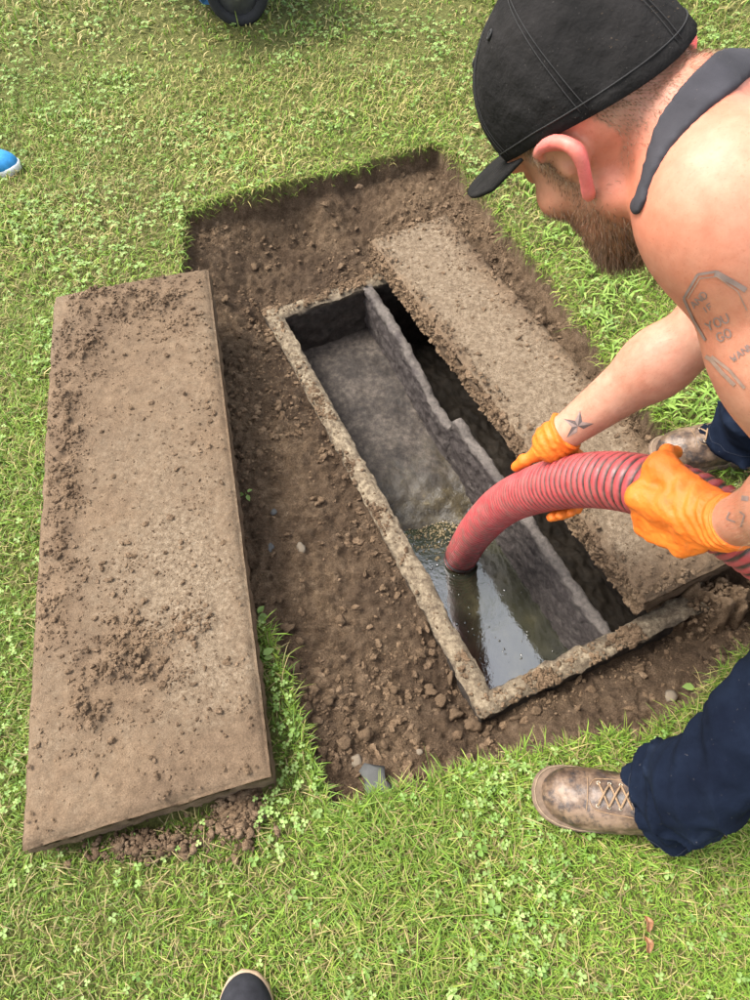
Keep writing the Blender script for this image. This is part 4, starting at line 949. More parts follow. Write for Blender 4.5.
lowr = np.maximum(.13-cb, np.abs(ca)-.20)
for s_, e_ in ((SHL, ELL), (SHR, ELR)): lowr = np.maximum(lowr, -cap_field(s_, e_, .085))
S2 = SDF((.10, .28, .33), (1.16, 1.20, 1.30), .0037)
def hit(x, y):
    h = bvh.ray_cast(Vector(CAM), Vector(P(x, y, 1.)-CAM).normalized()); return np.array(h[0]) if h[0] is not None else P(x, y, .62)
def tq(a, b, z): return MIDS+SX*a+SP*b+BK*z
sp = [tq(.12, .14, -.125), P(735, 270, .78), P(705, 225, .76), P(672, 205, .72), hit(637, 206), hit(644, 187), hit(651, 169), hit(659, 150), hit(670, 131), hit(692, 103), hit(720, 76), hit(749, 58), tq(.105, -.05, .105), tq(.095, .06, .115), tq(.09, .18, .11)]
def onb(p): return np.array(bvh.find_nearest(Vector(p))[0])
sp = sp[:-3]+[onb(tq(.115, -.06, .11)), onb(tq(.105, .0, .12)), onb(tq(.10, .06, .12)), onb(tq(.095, .12, .12)), onb(tq(.09, .18, .12))]
sp = spline(sp, 44); S2.chain(sp, np.interp(np.linspace(0, 1, 44), [0, .18, .25, .35, .44, .52, .68, 1], [.035, .012, .0075, .0085, .012, .0150, .018, .045]), 0)
rp = sp-SHL; rp = SHR+(rp-2*np.outer(rp@SX, SX)); rp = np.array([onb(q) for q in rp]); S2.chain(rp, np.full(44, .022), 0)
strap = S2.f
reg = np.minimum(lowr, strap); del lowr, strap, S2
S.f = np.maximum(np.minimum(bodyF, torsoF)-.0042, reg).astype(np.float32)
S.f = np.maximum(S.f, torsoF-.05).astype(np.float32); del reg
V, Q = S.mesh(1); del S, ca, cb, cz
MAT['tanktop'] = simple('charcoal_jersey', (.042, .040, .045), .9, .3, 30, .35, 700, .2, dist=.001)
child('tank_top', mesh_np('tank_top', V, Q), MAT['tanktop'], worker)
# ------------------------------------------------------------------ jeans
TOE_L = G(540, 792, .02); HEEL_L = TOE_L+unit(G(715, 824, .02)-TOE_L)*.315
TOE_R = G(655, 456, .02); HEEL_R = TOE_R+unit(np.array([1, -.02, 0]))*.31
for q in (TOE_L, HEEL_L, TOE_R, HEEL_R): q[2] = 0
def ankle(t, h): return h+(t-h)*.32+np.array([0, 0, .12])
AL, AR = ankle(TOE_L, HEEL_L)+np.array([.012, .012, 0]), ankle(TOE_R, HEEL_R)+np.array([-.03, -.01, 0])
HPL, HPR = HIPC+SX*.09-np.array([0, 0, .03]), HIPC-SX*.09-np.array([0, 0, .03])
KL, KR = np.array([.67, .34, .49]), np.array([.84, .90, .50])
J = SDF((.33, -.04, .02), (1.30, 1.25, 1.05), .0056)
J.ell(HIPC-np.array([0, 0, .01]), (.175, .15, .135), TM, .03)
for Hh, Kk, Aa in ((HPL, KL, AL), (HPR, KR, AR)):
    J.cap(Hh, Kk, .102, .076, .05); J.cap(Kk, Aa+np.array([0, 0, .14]), .074, .064, .04); J.cap(Aa+np.array([0, 0, .16]), Aa+np.array([.0, 0, -.045]), .066, .071, .03)
    ctr = Aa+np.array([0, 0, -.01])
J.cut(MIDS+SP*.50, -SP) if False else None
jx = [(J.lo[i]+J.h*np.arange(J.n[i])).astype(np.float32) for i in range(3)]
band_ = np.argwhere(np.abs(J.f) < .03); pw = J.lo+J.h*band_
fq = pw@np.array([.35, .25, 1.0])+.035*fbm3(pw, 9, 2, 810)
rg = lambda q: np.clip(1-3.2*np.abs(q), 0, 1)**1.5
wr = -.013*rg(vn3(np.column_stack([pw[:, 0]*4, pw[:, 1]*4, fq*15]), 825))-.009*rg(vn3(np.column_stack([pw[:, 0]*6+3, pw[:, 1]*6, (pw[:, 2]+.9*pw[:, 0]-.5*pw[:, 1])*17]), 835))+.006+.008*fbm3(pw*np.array([1, 1, 2.2]), 12, 3, 800, .5)+.011*np.abs(vn3(np.column_stack([pw[:, 0]*5, pw[:, 1]*5, fq*26]), 805))-.006*np.abs(vn3(np.column_stack([pw[:, 0]*7+3, pw[:, 1]*7, (pw[:, 2]-.7*pw[:, 0]+.4*pw[:, 1])*22]), 815))
low = sstep(.42, .10, pw[:, 2]); J.f[tuple(band_.T)] += (wr*(.8+1.1*low)).astype(np.float32)
hem = .085+.02*np.sin((GX[:1, :1, :1]*0).item()); hz = jx[2][None, None, :]
J.f = np.maximum(J.f, (.092-hz+.0*J.f))
inner = J.f+.0045; inner = np.maximum(inner, -1); cutm = np.maximum(-inner, -1)
V, Q = J.mesh(1)
n = NT('navy_work_denim'); fade = n.ramp(n.noise(9, 5, .6), [(.35, (.0035, .0055, .012)), (.58, (.007, .011, .022)), (.80, (.022, .03, .048))]); tw = n.new('ShaderNodeTexWave'); tw.inputs['Scale'].default_value = 260; tw.inputs['Distortion'].default_value = .6; tw.bands_direction = 'DIAGONAL'; n.link(n.tc.outputs['Object'], tw.inputs[0])
spk = n.ramp(n.noise(160, 2, .6), [(.72, (0, 0, 0)), (.80, (1, 1, 1))]); fade = n.mix(n.math('MULTIPLY', spk, .35), fade, (.25, .22, .2))
n.setin(Base_Color=fade, Roughness=.95, Specular_IOR_Level=.08, Normal=n.bump(tw.outputs['Fac'], .15, .001, n.bump(n.noise(40, 4), .35, .006))); MAT['denim'] = n.m
jeans = child('jeans', mesh_np('jeans', V, Q), MAT['denim'], worker)
jb = BVHTree.FromPolygons([tuple(v) for v in V.astype(float)], [tuple(int(i) for i in q) for q in Q[0]])
for Aa in (AL, AR):          # stitched hems and the outer seam
    pts = []
    for q in np.linspace(0, 2*math.pi, 60):
        d = Vector((math.cos(q), math.sin(q), 0)); o_ = Vector((Aa[0], Aa[1], .115))+d*.2; h = jb.ray_cast(o_, -d)
        if h[0] is not None: pts.append(np.array(h[0]+d*.0006))
    sub('hem_stitch', tube(pts, .0008, 5), simple('navy_thread', (.010, .014, .026), .8, bump=0), jeans)
# ------------------------------------------------------------------ boots
def boot(name, toe, heel, label):
    d = unit(toe-heel); Lb = np.linalg.norm(toe-heel); sd = np.array([-d[1], d[0], 0]); up = np.array([0, 0, 1.0])
    def b(x, y, z): return heel+d*(x*Lb)+sd*y+up*z
    Bt = SDF(np.minimum(toe, heel)-[.09, .09, .0], np.maximum(toe, heel)+[.09, .09, .19], .003); fr = np.column_stack([d, sd, up])
    Bt.ell(b(.80, 0, .040), (.062, .049, .042), fr, .02); Bt.ell(b(.66, 0, .045), (.09, .050, .048), fr, .03)
    Bt.cap(b(.14, 0, .05), b(.62, 0, .052), .038, .045, .03); Bt.cap(b(.50, 0, .075), b(.25, 0, .13), .040, .048, .03); Bt.cap(b(.16, 0, .06), b(.20, 0, .17), .040, .052, .03)
    Bt.cut(b(0, 0, .026), -up)
    bd = np.argwhere(np.abs(Bt.f) < .015); pw = Bt.lo+Bt.h*bd; Bt.f[tuple(bd.T)] += (.004*fbm3(pw, 40, 3, 900)).astype(np.float32)
    V, Q = Bt.mesh(1)
    root = child('boot', mesh_np('boot', V, Q), MAT['leather'], worker); root['label'] = label
    bb = BVHTree.FromPolygons([tuple(v) for v in V.astype(float)], [tuple(int(i) for i in q) for q in Q[0]])
    # sole: outline extruded
    qs = np.linspace(0, 2*np.pi, 64, endpoint=False); ox = .5+.5*np.cos(qs); 
    wid = np.interp(ox, [0, .01, .05, .2, .4, .6, .75, .86, .92, .955, .98, .993, 1], [.0, .016, .030, .040, .042, .052, .058, .054, .0465, .038, .027, .0165, .0]); oy = np.where(np.sin(qs) >= 0, 1, -1)*wid
    out = np.stack([b(x*1.07-.03, y, 0) for x, y in zip(ox, oy)]); rows = []
    for z, k in ((0, .97), (.004, 1.0), (.020, 1.0), (.024, 1.035), (.029, 1.035), (.031, 1.0)):
        c = out.mean(0); r = c+(out-c)*k; r[:, 2] = z+.006*sstep(.8, 1.0, ox); rows.append(r)
    V = np.concatenate(rows+[out.mean(0)[None]+[0, 0, 0], out.mean(0)[None]+[0, 0, .031]]); nq = 64; jj = np.arange(nq); j2 = (jj+1) % nq; f = []
    for r in range(5): f.append(np.stack([r*nq+jj, r*nq+j2, (r+1)*nq+j2, (r+1)*nq+jj], 1))
    tri = np.concatenate([np.stack([np.full(nq, 6*nq), j2, jj], 1), np.stack([np.full(nq, 6*nq+1), 5*nq+jj, 5*nq+j2], 1)]); sub('sole', (V, [np.concatenate(f), tri]), MAT['sole'], root)
    def surf(x, y, lift=.001):
        o_ = Vector(b(x, y, .3)); h = bb.ray_cast(o_, Vector((0, 0, -1))); return np.array(h[0])+np.array([0, 0, lift]) if h[0] is not None else b(x, y, .08)
    for k, x in enumerate((.70, .64, .58)):
        for s_ in (-1, 1):
            p = surf(x, s_*.020, .0008); pts = [p+d*.003*math.cos(q)+sd*.003*math.sin(q) for q in np.linspace(0, 6.283, 12)]; sub('eyelet', tube(pts, .0011, 6), MAT['brass'], root)
        sub('lace', tube(spline([surf(x, -.020, .001), surf(x-.01, -.010, .004), surf(x-.03, .005, .005), surf(x-.06, .020, .001)], 14), .0021, 6), MAT['lace'], root)
        sub('lace', tube(spline([surf(x, .020, .001), surf(x-.01, .010, .006), surf(x-.03, -.005, .007), surf(x-.06, -.020, .001)], 14), .0021, 6), MAT['lace'], root)
    for yy in (-.026, .026):
        sub('stitching', tube(spline([surf(.75, yy*.5), surf(.72, yy), surf(.64, yy*1.15), surf(.5, yy*1.25)], 20), .0009, 5), MAT['lace'], root)
    sub('stitching', tube(spline([surf(.76, q) for q in np.linspace(-.030, .030, 7)], 20), .0009, 5), MAT['lace'], root)
    pts = [b(x*1.07-.03, y*1.0, .0312+.006*float(sstep(.8, 1.0, x))) for x, y in zip(ox, oy)]; pts.append(pts[0]); sub('welt_stitch', tube(pts, .0011, 5), MAT['welt'], root)
    return root, surf, b, bb
n = NT('worn_brown_leather'); base = n.ramp(n.noise(22, 6, .65), [(.36, (.020, .012, .009)), (.47, (.085, .050, .030)), (.60, (.20, .13, .082))]); sc_ = n.ramp(n.noise(48, 6, .7), [(.52, (0, 0, 0)), (.62, (1, 1, 1))])
base = n.mix(n.math('MULTIPLY', sc_, .75), base, (.018, .016, .018)); du = n.ramp(n.noise(130, 4, .7), [(.5, (0, 0, 0)), (.75, (1, 1, 1))]); base = n.mix(n.math('MULTIPLY', du, .4), base, (.22, .165, .12))
n.setin(Base_Color=base, Roughness=.45, Specular_IOR_Level=.5, Normal=n.bump(n.noise(200, 4, .7), .3, .002, n.bump(n.noise(30, 4), .35, .005))); MAT['leather'] = n.m
MAT['sole'] = simple('muddy_rubber_sole', (.14, .095, .062), .85, .4, 60, .3); MAT['welt'] = simple('welt_thread', (.26, .19, .12), .8, bump=0); MAT['lace'] = simple('tan_lace', (.25, .16, .09), .85, .3, 200, bump=0); MAT['brass'] = simple('dull_metal_eyelet', (.55, .47, .36), .4, metal=.9, bump=0)
bootL, surfL, bL, bbL = boot('boot', TOE_L, HEEL_L, 'scuffed brown leather boot with a dark worn toe')
bootR, surfR, bR, bbR = boot('boot', TOE_R, HEEL_R, 'brown leather boot planted behind the hose')
# ------------------------------------------------------------------ gloves, gripped round the hose
def glove(name, hp, W, E, palm_ang, knuck_ang, fing, thumb, aoff, fill, label):
    i = int(np.argmin(np.linalg.norm(hc-hp, axis=1))); c = hc[i]; a = -hT[i]                  # a points to the hose mouth
    a = a if (hc[max(i-50, 0)]-c)@a > 0 else -a
    nrm = unit(CAM-c); nrm = unit(nrm-a*(nrm@a)); b = np.cross(a, nrm)
    b = b if b@(-_up) > 0 else -b                                                             # b points down in view
    def cy(al, ang, r, bend=0):          # a point at height al along the hose axis, following its curve
        j = int(np.clip(i-al/step, 1, len(hc)-2)); cc_ = hc[j]; q = math.radians(ang)
        aa = unit(hc[j-1]-hc[j+1]); n2 = unit(nrm-aa*(nrm@aa)); b2 = unit(b-aa*(b@aa)-n2*(b@n2)); return cc_+(n2*math.cos(q)+b2*math.sin(q))*r
    Gv = SDF(np.minimum(c, W)-.15, np.maximum(c, W)+.15, .0026)
    fr = unit(W-E); kn = []
    for k in range(4):
        al = aoff+.036-.0235*k; m = cy(al, knuck_ang, HR+.019-.002*abs(k-1)); kn.append(m)
    pc = np.mean(kn, 0)
    wb = W+fr*.012
    for k in range(4):
        w_off = unit(kn[0]-kn[3])*(.016-.0105*k); mid_ = cy(aoff+.030-.020*k, palm_ang, HR+.021)
        if fill: Gv.cap(wb+w_off, mid_, .0175, .0165, .02); Gv.cap(mid_, kn[k], .0165, .0140, .016)
        else: Gv.cap(wb+w_off, kn[k], .0165, .0135, .02)
    pm = (wb+pc)/2; Gv.ell(pm, (.034, .040, .018), np.column_stack([unit(kn[0]-kn[3]), unit(np.cross(unit(np.cross(pc-wb, kn[0]-kn[3])), kn[0]-kn[3])), unit(np.cross(pc-wb, kn[0]-kn[3]))]), .02)
    for k in range(4):
        al = aoff+.036-.0235*k; ln = (.95, 1.05, 1.0, .85)[k]; A_ = [knuck_ang]+[knuck_ang+(q-knuck_ang)*ln for q in fing]
        pts = [cy(al-.001*q, A_[q], HR+(.019, .0155, .0125, .0105)[q]) for q in range(4)]; Gv.chain(pts, [.0128, .0112, .0104, .0092], .004)
    tp = [wb+unit(kn[0]-kn[3])*.010]+[cy(aoff+t_[0], t_[1], HR+t_[2]) for t_ in thumb]; Gv.chain(tp, [.018, .0165, .0128, .0112][:len(tp)], .010)
    if fill: Gv.cap(tp[1], cy(aoff+.030, palm_ang, HR+.018), .016, .016, .02); Gv.cap(tp[1], wb, .019, .022, .02); Gv.cap(cy(aoff-.02, palm_ang-25, HR+.016), wb, .018, .022, .02)
    # cuff
    Gv.cap(W+fr*.03, W-fr*.018, .036, .0375, .012)
    bd = np.argwhere(np.abs(Gv.f) < .012); pw = Gv.lo+Gv.h*bd; q = (pw-W)@fr; ring_ = np.exp(-(q/.05)**2)
    rd = np.linalg.norm(pw-W-q[:, None]*fr, axis=1); wv_ = np.sin((q+.35*fbm3(pw, 22, 2, 950)*.06)*400+3*fbm3(pw, 18, 2, 955))
    Gv.f[tuple(bd.T)] += (.0020*wv_*ring_+.0045*fbm3(pw*np.array([1, 1, 1]), 34, 3, 960)+.003*np.abs(fbm3(pw, 60, 2, 970))).astype(np.float32)
    Gv.cut(W-fr*.012, -fr)
    V, Q = Gv.mesh(1); o = child('glove', mesh_np('glove', V, Q), MAT['glove'], worker); o['label'] = label
    ring_p = []; bb = BVHTree.FromPolygons([tuple(v) for v in V.astype(float)], [tuple(int(z) for z in q_) for q_ in Q[0]]); t1 = unit(np.cross(fr, [0, 0, 1.])); t2 = np.cross(fr, t1)
    for q in np.linspace(0, 2*math.pi, 40, endpoint=False):
        dd = t1*math.cos(q)+t2*math.sin(q); h = bb.ray_cast(Vector(W-fr*.009+dd*.056), Vector(-dd))
        if h[0] is not None and np.linalg.norm(np.array(h[0])-W) < .055: ring_p.append(np.array(h[0]))
    sub('rolled_cuff', tube(ring_p+[ring_p[0]], .0016, 6), MAT['glove'], o)
n = NT('orange_nitrile'); oc = n.ramp(n.noise(30, 4), [(.3, (.72, .145, .014)), (.7, (.82, .20, .025))]); sm_ = n.ramp(n.noise(42, 6, .7), [(.55, (0, 0, 0)), (.72, (1, 1, 1))]); oc = n.mix(n.math('MULTIPLY', sm_, .42), oc, (.25, .10, .03)); n.setin(Base_Color=oc, Roughness=.48, Specular_IOR_Level=.35, Subsurface_Weight=.08, Subsurface_Scale=.004, Normal=n.bump(n.noise(500, 2), .15, .001, n.bump(n.noise(95, 5, .65), .5, .004))); MAT['glove'] = n.m
glove('glove', P(692, 505, 1.06), WRL, ELL, 18, 72, (110, 150, 180), [(.020, -22, .024), (.036, -52, .017), (.046, -82, .013)], .006, 1, 'bright orange glove gripping the hose from the near side')
glove('glove', P(548, 482, 1.38), WRR, ELR, -150, 165, (135, 108, 88), [(.030, -100, .022), (.060, -82, .014), (.088, -72, .011)], .0, 0, 'orange glove gripping the hose from the far side')
# ------------------------------------------------------------------ tattoos: ink drawn on the skin
MAT['ink'] = simple('grey_tattoo_ink', (.10, .075, .07), .55, .3, 80, bump=0); MAT['ink2'] = simple('pale_tattoo_ink', (.26, .185, .16), .55, .3, 80, bump=0); MAT['ink3'] = simple('soft_tattoo_ink', (.33, .215, .165), .55, .3, 80, bump=0)
def ink(name, pix, polys, mat, label=None, width=None):
    """polys: lists of photo pixels outlining flat ink shapes; each is laid onto the skin it meets"""
    Vs = []; Fs = []; off = 0
    for poly in polys:
        bm = bmesh.new(); f = bm.faces.new([bm.verts.new((p[0], p[1], 0)) for p in poly]); bmesh.ops.triangulate(bm, faces=[f])
        for _ in range(2):
            if len(bm.faces) < 400: bmesh.ops.subdivide_edges(bm, edges=[e for e in bm.edges if e.calc_length() > 5], cuts=1); bmesh.ops.triangulate(bm, faces=list(bm.faces))
        bm.verts.index_update(); ok = True; pv = []
        for v in bm.verts:
            d = Vector(P(v.co.x, v.co.y, 1.)-CAM).normalized(); h = bvh.ray_cast(Vector(CAM), d)
            if h[0] is None or h[3] > 1.4: ok = False; break
            pv.append(np.array(h[0]+h[1]*.0007*(1 if h[1].dot(d) < 0 else -1)))
        if ok: dd_ = [float(np.linalg.norm(p_-CAM)) for p_ in pv]; ok = max(dd_)-min(dd_) < .03
        if ok: Vs += pv; Fs += [[off+v.index for v in f.verts] for f in bm.faces]; off += len(pv)
        bm.free()
    if not Vs: return None
    o = obj(name, mesh_np(name, np.array(Vs), [np.array(Fs)]), mat); o.parent = body
    if label: o['label'] = label
    return o
def stroke(pts, w):
    pts = np.array(pts, float); out = []
    for p, q in zip(pts[:-1], pts[1:]):
        n_ = max(1, int(np.linalg.norm(q-p)/6)); nn = unit(np.append(q-p, 0))[:2]; nn = np.array([-nn[1], nn[0]])*w/2
        for k in range(n_): a, b = p+(q-p)*k/n_, p+(q-p)*(k+1)/n_; out.append([a-nn, b-nn, b+nn, a+nn])
    return out
cx, cy_ = 578, 426; st = [(cx+(16 if k % 2 == 0 else 6.2)*math.sin(k*math.pi/5+.15), cy_-(16 if k % 2 == 0 else 6.2)*math.cos(k*math.pi/5+.15)) for k in range(10)]
ink('star_tattoo', None, [[(cx, cy_), st[k], st[(k+1) % 10]] for k in range(0, 10, 2)], MAT['ink'], 'dark five-pointed star tattoo on the wrist')
ink('star_tattoo', None, [[(cx, cy_), st[k], st[(k+1) % 10]] for k in range(1, 10, 2)], MAT['ink2'], 'pale halves of the wrist star tattoo')
ink('line_tattoo', None, stroke([(706, 340), (694, 320), (684, 298), (698, 274), (717, 271), (746, 288)], 2.6), MAT['ink2'], 'faded hexagon outline tattoo on the upper arm')
ink('line_tattoo', None, stroke([(715, 273), (735, 283), (746, 290)], 5), MAT['ink2'], 'thick shaded edge of the hexagon tattoo')
ink('line_tattoo', None, stroke([(688, 298), (700, 278), (717, 276), (738, 291), (747, 310)], 1.2), MAT['ink3'], 'thin inner line of the hexagon tattoo')
LET = {'A': [[(0, 1), (.5, 0), (1, 1)], [(.2, .65), (.8, .65)]], 'N': [[(0, 1), (0, 0), (1, 1), (1, 0)]], 'D': [[(0, 0), (0, 1), (.6, 1), (1, .7), (1, .3), (.6, 0), (0, 0)]], 'I': [[(.5, 0), (.5, 1)]], 'F': [[(0, 1), (0, 0), (1, 0)], [(0, .5), (.7, .5)]],
       'Y': [[(0, 0), (.5, .5), (1, 0)], [(.5, .5), (.5, 1)]], 'O': [[(.3, 0), (.7, 0), (1, .3), (1, .7), (.7, 1), (.3, 1), (0, .7), (0, .3), (.3, 0)]], 'U': [[(0, 0), (0, .7), (.3, 1), (.7, 1), (1, .7), (1, 0)]], 'G': [[(1, .2), (.7, 0), (.3, 0), (0, .3), (0, .7), (.3, 1), (.8, 1), (1, .6), (.6, .6)]],
       'W': [[(0, 0), (.25, 1), (.5, .4), (.75, 1), (1, 0)]]}
def text_px(s, x, y, h, ang, w=1.1):
    out = []; ca, sa = math.cos(ang), math.sin(ang)
    for k, ch in enumerate(s):
        for pl in LET[ch]:
            out += stroke([(x+(k*h*.95+p*h*.7)*ca-(q*h)*sa, y+(k*h*.95+p*h*.7)*sa+(q*h)*ca) for p, q in pl], w)
    return out
ink('lettering_tattoo', None, text_px('AND', 690, 303, 7, -.75, 1.2)+text_px('IF', 702, 308, 6, -.6, 1.1)+text_px('YOU', 705, 323, 9, -.45, 1.5)+text_px('GO', 716, 334, 8.5, -.45, 1.4)+text_px('WANNA', 730, 356, 7, -.6, 1.2), MAT['ink2'], 'small hand lettering tattooed on the upper arm')
ink('shading_tattoo', None, stroke([(700, 352), (712, 360), (722, 372), (735, 385)], 4)+stroke([(712, 356), (730, 370), (745, 388)], 3), MAT['ink3'], 'faded shading tattoo low on the upper arm')
ink('forearm_tattoo', None, [[(703, 512), (709, 514), (717, 524), (722, 535), (716, 534), (707, 526)]]+stroke([(716, 497), (735, 497), (749, 499)], 5)+stroke([(722, 506), (730, 512), (727, 519), (736, 522)], 1.5)+stroke([(735, 508), (745, 515), (741, 527)], 1.5), MAT['ink2'], 'dark patchy tattoo on the forearm above the glove')
# ------------------------------------------------------------------ other shoes at the edge of the picture
def sneaker(toe, dirn, Lb, upper, sole, label, lacem):
    d = unit(dirn); sd = np.array([-d[1], d[0], 0]); up = np.array([0, 0, 1.0]); heel = toe-d*Lb; heel[2] = 0
    def b(x, y, z): return heel+d*(x*Lb)+sd*y+up*z
    root = thing('shoe', label, 'shoe', tuple(b(.5, 0, 0)))
    fr = np.column_stack([d, sd, up]); lo = np.minimum(b(0, 0, 0), b(1, 0, 0)); hi = np.maximum(b(0, 0, 0), b(1, 0, 0))
    Bt = SDF(lo-[.09, .09, 0], hi+[.09, .09, .14], .0032)
    Bt.ell(b(.80, 0, .034), (.058, .044, .034), fr, .02); Bt.ell(b(.62, 0, .042), (.09, .043, .044), fr, .03); Bt.cap(b(.14, 0, .05), b(.55, 0, .05), .034, .038, .03); Bt.cap(b(.15, 0, .06), b(.25, 0, .085), .036, .036, .03)
    Bt.ell(b(.18, 0, .115), (.045, .027, .04), fr, .01, 's'); Bt.cut(b(0, 0, .022), -up); V, Q = Bt.mesh(1)
    up_o = child('upper', mesh_np('upper', V, Q), upper, root)
    bb = BVHTree.FromPolygons([tuple(v) for v in V.astype(float)], [tuple(int(i) for i in q) for q in Q[0]])
    qs = np.linspace(0, 2*np.pi, 56, endpoint=False); ox = .5+.5*np.cos(qs); wid = np.interp(ox, [0, .05, .2, .4, .6, .75, .9, .97, 1], [.0, .026, .037, .036, .044, .049, .042, .026, .0]); oy = np.where(np.sin(qs) >= 0, 1, -1)*wid
    out = np.stack([b(x*1.04-.02, y, 0) for x, y in zip(ox, oy)]); c = out.mean(0); rows = []
    for z, k in ((0, .96), (.004, 1.0), (.022, 1.01), (.028, 1.0), (.030, .97)):
        r = c+(out-c)*k; r[:, 2] = z+.008*sstep(.8, 1.0, ox); rows.append(r)
    V = np.concatenate(rows+[c[None], c[None]+[0, 0, .030]]); nq = 56; jj = np.arange(nq); j2 = (jj+1) % nq
    f = [np.stack([r*nq+jj, r*nq+j2, (r+1)*nq+j2, (r+1)*nq+jj], 1) for r in range(4)]; tri = np.concatenate([np.stack([np.full(nq, 5*nq), j2, jj], 1), np.stack([np.full(nq, 5*nq+1), 4*nq+jj, 4*nq+j2], 1)])
    child('sole', mesh_np('sole', V, [np.concatenate(f), tri]), sole, root)
    def surf(x, y, l=.001): h = bb.ray_cast(Vector(b(x, y, .3)), Vector((0, 0, -1))); return np.array(h[0])+[0, 0, l] if h[0] is not None else b(x, y, .08)
    for x in (.66, .60, .54, .48):
        V, Fs = tube(spline([surf(x, -.020), surf(x-.005, -.008, .004), surf(x-.005, .008, .004), surf(x, .020)], 12), .0024, 6); child('lace', mesh_np('lace', V, Fs), lacem, root)
    V, Fs = tube(spline([surf(.80, q) for q in np.linspace(-.036, .036, 9)], 20), .001, 5); child('toe_seam', mesh_np('toe_seam', V, Fs), lacem, root)
MAT['canvas'] = simple('black_canvas', (.022, .022, .026), .9, .3, 60, .3, 600, .2, dist=.001); MAT['gum'] = simple('gum_rubber', (.36, .25, .16), .6, .2, 60, .15); MAT['bluemesh'] = simple('blue_mesh_fabric', (.03, .22, .48), .6, .3, 60, .3, 500, .3, dist=.001); MAT['whitefoam'] = simple('white_foam', (.72, .72, .70), .6, .1, 40, .1); MAT['blacklace'] = simple('black_lace', (.03, .03, .03), .8, bump=0); MAT['bluelace'] = simple('blue_lace', (.02, .12, .3), .8, bump=0)
t_ = G(243, 973, .03); sneaker(np.array([t_[0], t_[1], 0]), G(243, 973, .03)-G(252, 1090, .03), .29, MAT['canvas'], MAT['gum'], 'black canvas shoe with tan gum rim on the near lawn', MAT['blacklace'])
t_ = G(18, 164, .03); sneaker(np.array([t_[0], t_[1], 0]), np.array([1, -.12, 0]), .29, MAT['bluemesh'], MAT['whitefoam'], 'bright blue sneaker with white sole on the lawn', MAT['bluelace'])
# ------------------------------------------------------------------ blue wheelbarrow
MAT['tyre'] = simple('black_tyre', (.018, .018, .019), .8, .3, 50, .3, 200); MAT['bluepaint'] = simple('blue_painted_steel', (.05, .17, .42), .4, .2, 15, .1, 80); MAT['steel'] = simple('dull_steel', (.3, .3, .3), .45, .2, 30, .1, metal=.8)
wc = G(243, 24, 0); WR_ = .135
cart = thing('wheelbarrow', 'blue wheelbarrow with one black rubber wheel parked on the lawn', 'wheelbarrow', (wc[0], wc[1], 0))
def wheel(c, root):
    q = np.linspace(0, 2*np.pi, 41)[:-1]; prof = [(.088, -.026), (.118, -.034), (.130, -.024), (.135, 0), (.130, .024), (.118, .034), (.088, .026)]
    V = np.array([[c[0]+r*math.cos(a), c[1]+o_, c[2]+r*math.sin(a)] for a in q for r, o_ in prof]); m = len(prof); i, j = np.meshgrid(np.arange(40), np.arange(m), indexing='ij')
    F_ = np.stack([i*m+j, i*m+(j+1) % m, ((i+1) % 40)*m+(j+1) % m, ((i+1) % 40)*m+j], -1).reshape(-1, 4); w_o = child('wheel', mesh_np('tyre', V, F_), MAT['tyre'], root)
    prof = [(.012, -.03), (.03, -.03), (.035, -.012), (.088, -.012), (.088, .012), (.035, .012), (.03, .03), (.012, .03)]
    V = np.array([[c[0]+r*math.cos(a), c[1]+o_, c[2]+r*math.sin(a)] for a in q for r, o_ in prof]); m = len(prof); i, j = np.meshgrid(np.arange(40), np.arange(m), indexing='ij')
    F_ = np.stack([i*m+j, i*m+(j+1) % m, ((i+1) % 40)*m+(j+1) % m, ((i+1) % 40)*m+j], -1).reshape(-1, 4); sub('hub', (V, [F_]), MAT['steel'], w_o)
wheel((wc[0], wc[1], WR_-.005), cart)
bd_ = unit([-.42, .90, 0]); bs_ = np.array([bd_[1], -bd_[0], 0])
def wb_(l, s_, z): return np.array([wc[0], wc[1], 0])+bd_*l+bs_*s_+np.array([0, 0, z])
V, Fs = tube([wb_(0, -.07, WR_), wb_(0, .07, WR_)], .010, 10); child('axle', mesh_np('axle', V, Fs), MAT['steel'], cart)
low_ = [P(203, 1, 3.16), P(238, 5, 3.18), wb_(.62, .20, .20), wb_(.62, -.20, .20)]; hi_ = [wb_(-.16, -.32, .50), wb_(-.16, .30, .50), wb_(.80, .33, .46), wb_(.80, -.33, .46)]
V = np.array(low_+hi_); me = mesh_np('tray', V, [np.array([[0, 1, 2, 3], [0, 4, 5, 1], [1, 5, 6, 2], [2, 6, 7, 3], [3, 7, 4, 0]])], False); o = child('tray', me, MAT['bluepaint'], cart); md = o.modifiers.new('thick', 'SOLIDIFY'); md.thickness = .012
V, Fs = tube(hi_+[hi_[0]+np.array([0, 0, .0001])], .012, 8); child('tray_rim', mesh_np('tray_rim', V, Fs), MAT['bluepaint'], cart)
for s_ in (-1, 1):
    V, Fs = tube(spline([wb_(-.0, s_*.06, WR_), wb_(.25, s_*.12, .17), wb_(.75, s_*.22, .24), wb_(1.35, s_*.28, .55)], 20), .014, 10); child('handle', mesh_np('handle', V, Fs), MAT['steel'], cart)
    V, Fs = tube(spline([wb_(.62, s_*.19, .20), wb_(.72, s_*.22, .05), wb_(.78, s_*.22, .0), wb_(.88, s_*.22, .04), wb_(.90, s_*.24, .30)], 20), .012, 8); child('leg', mesh_np('leg', V, Fs), MAT['steel'], cart)
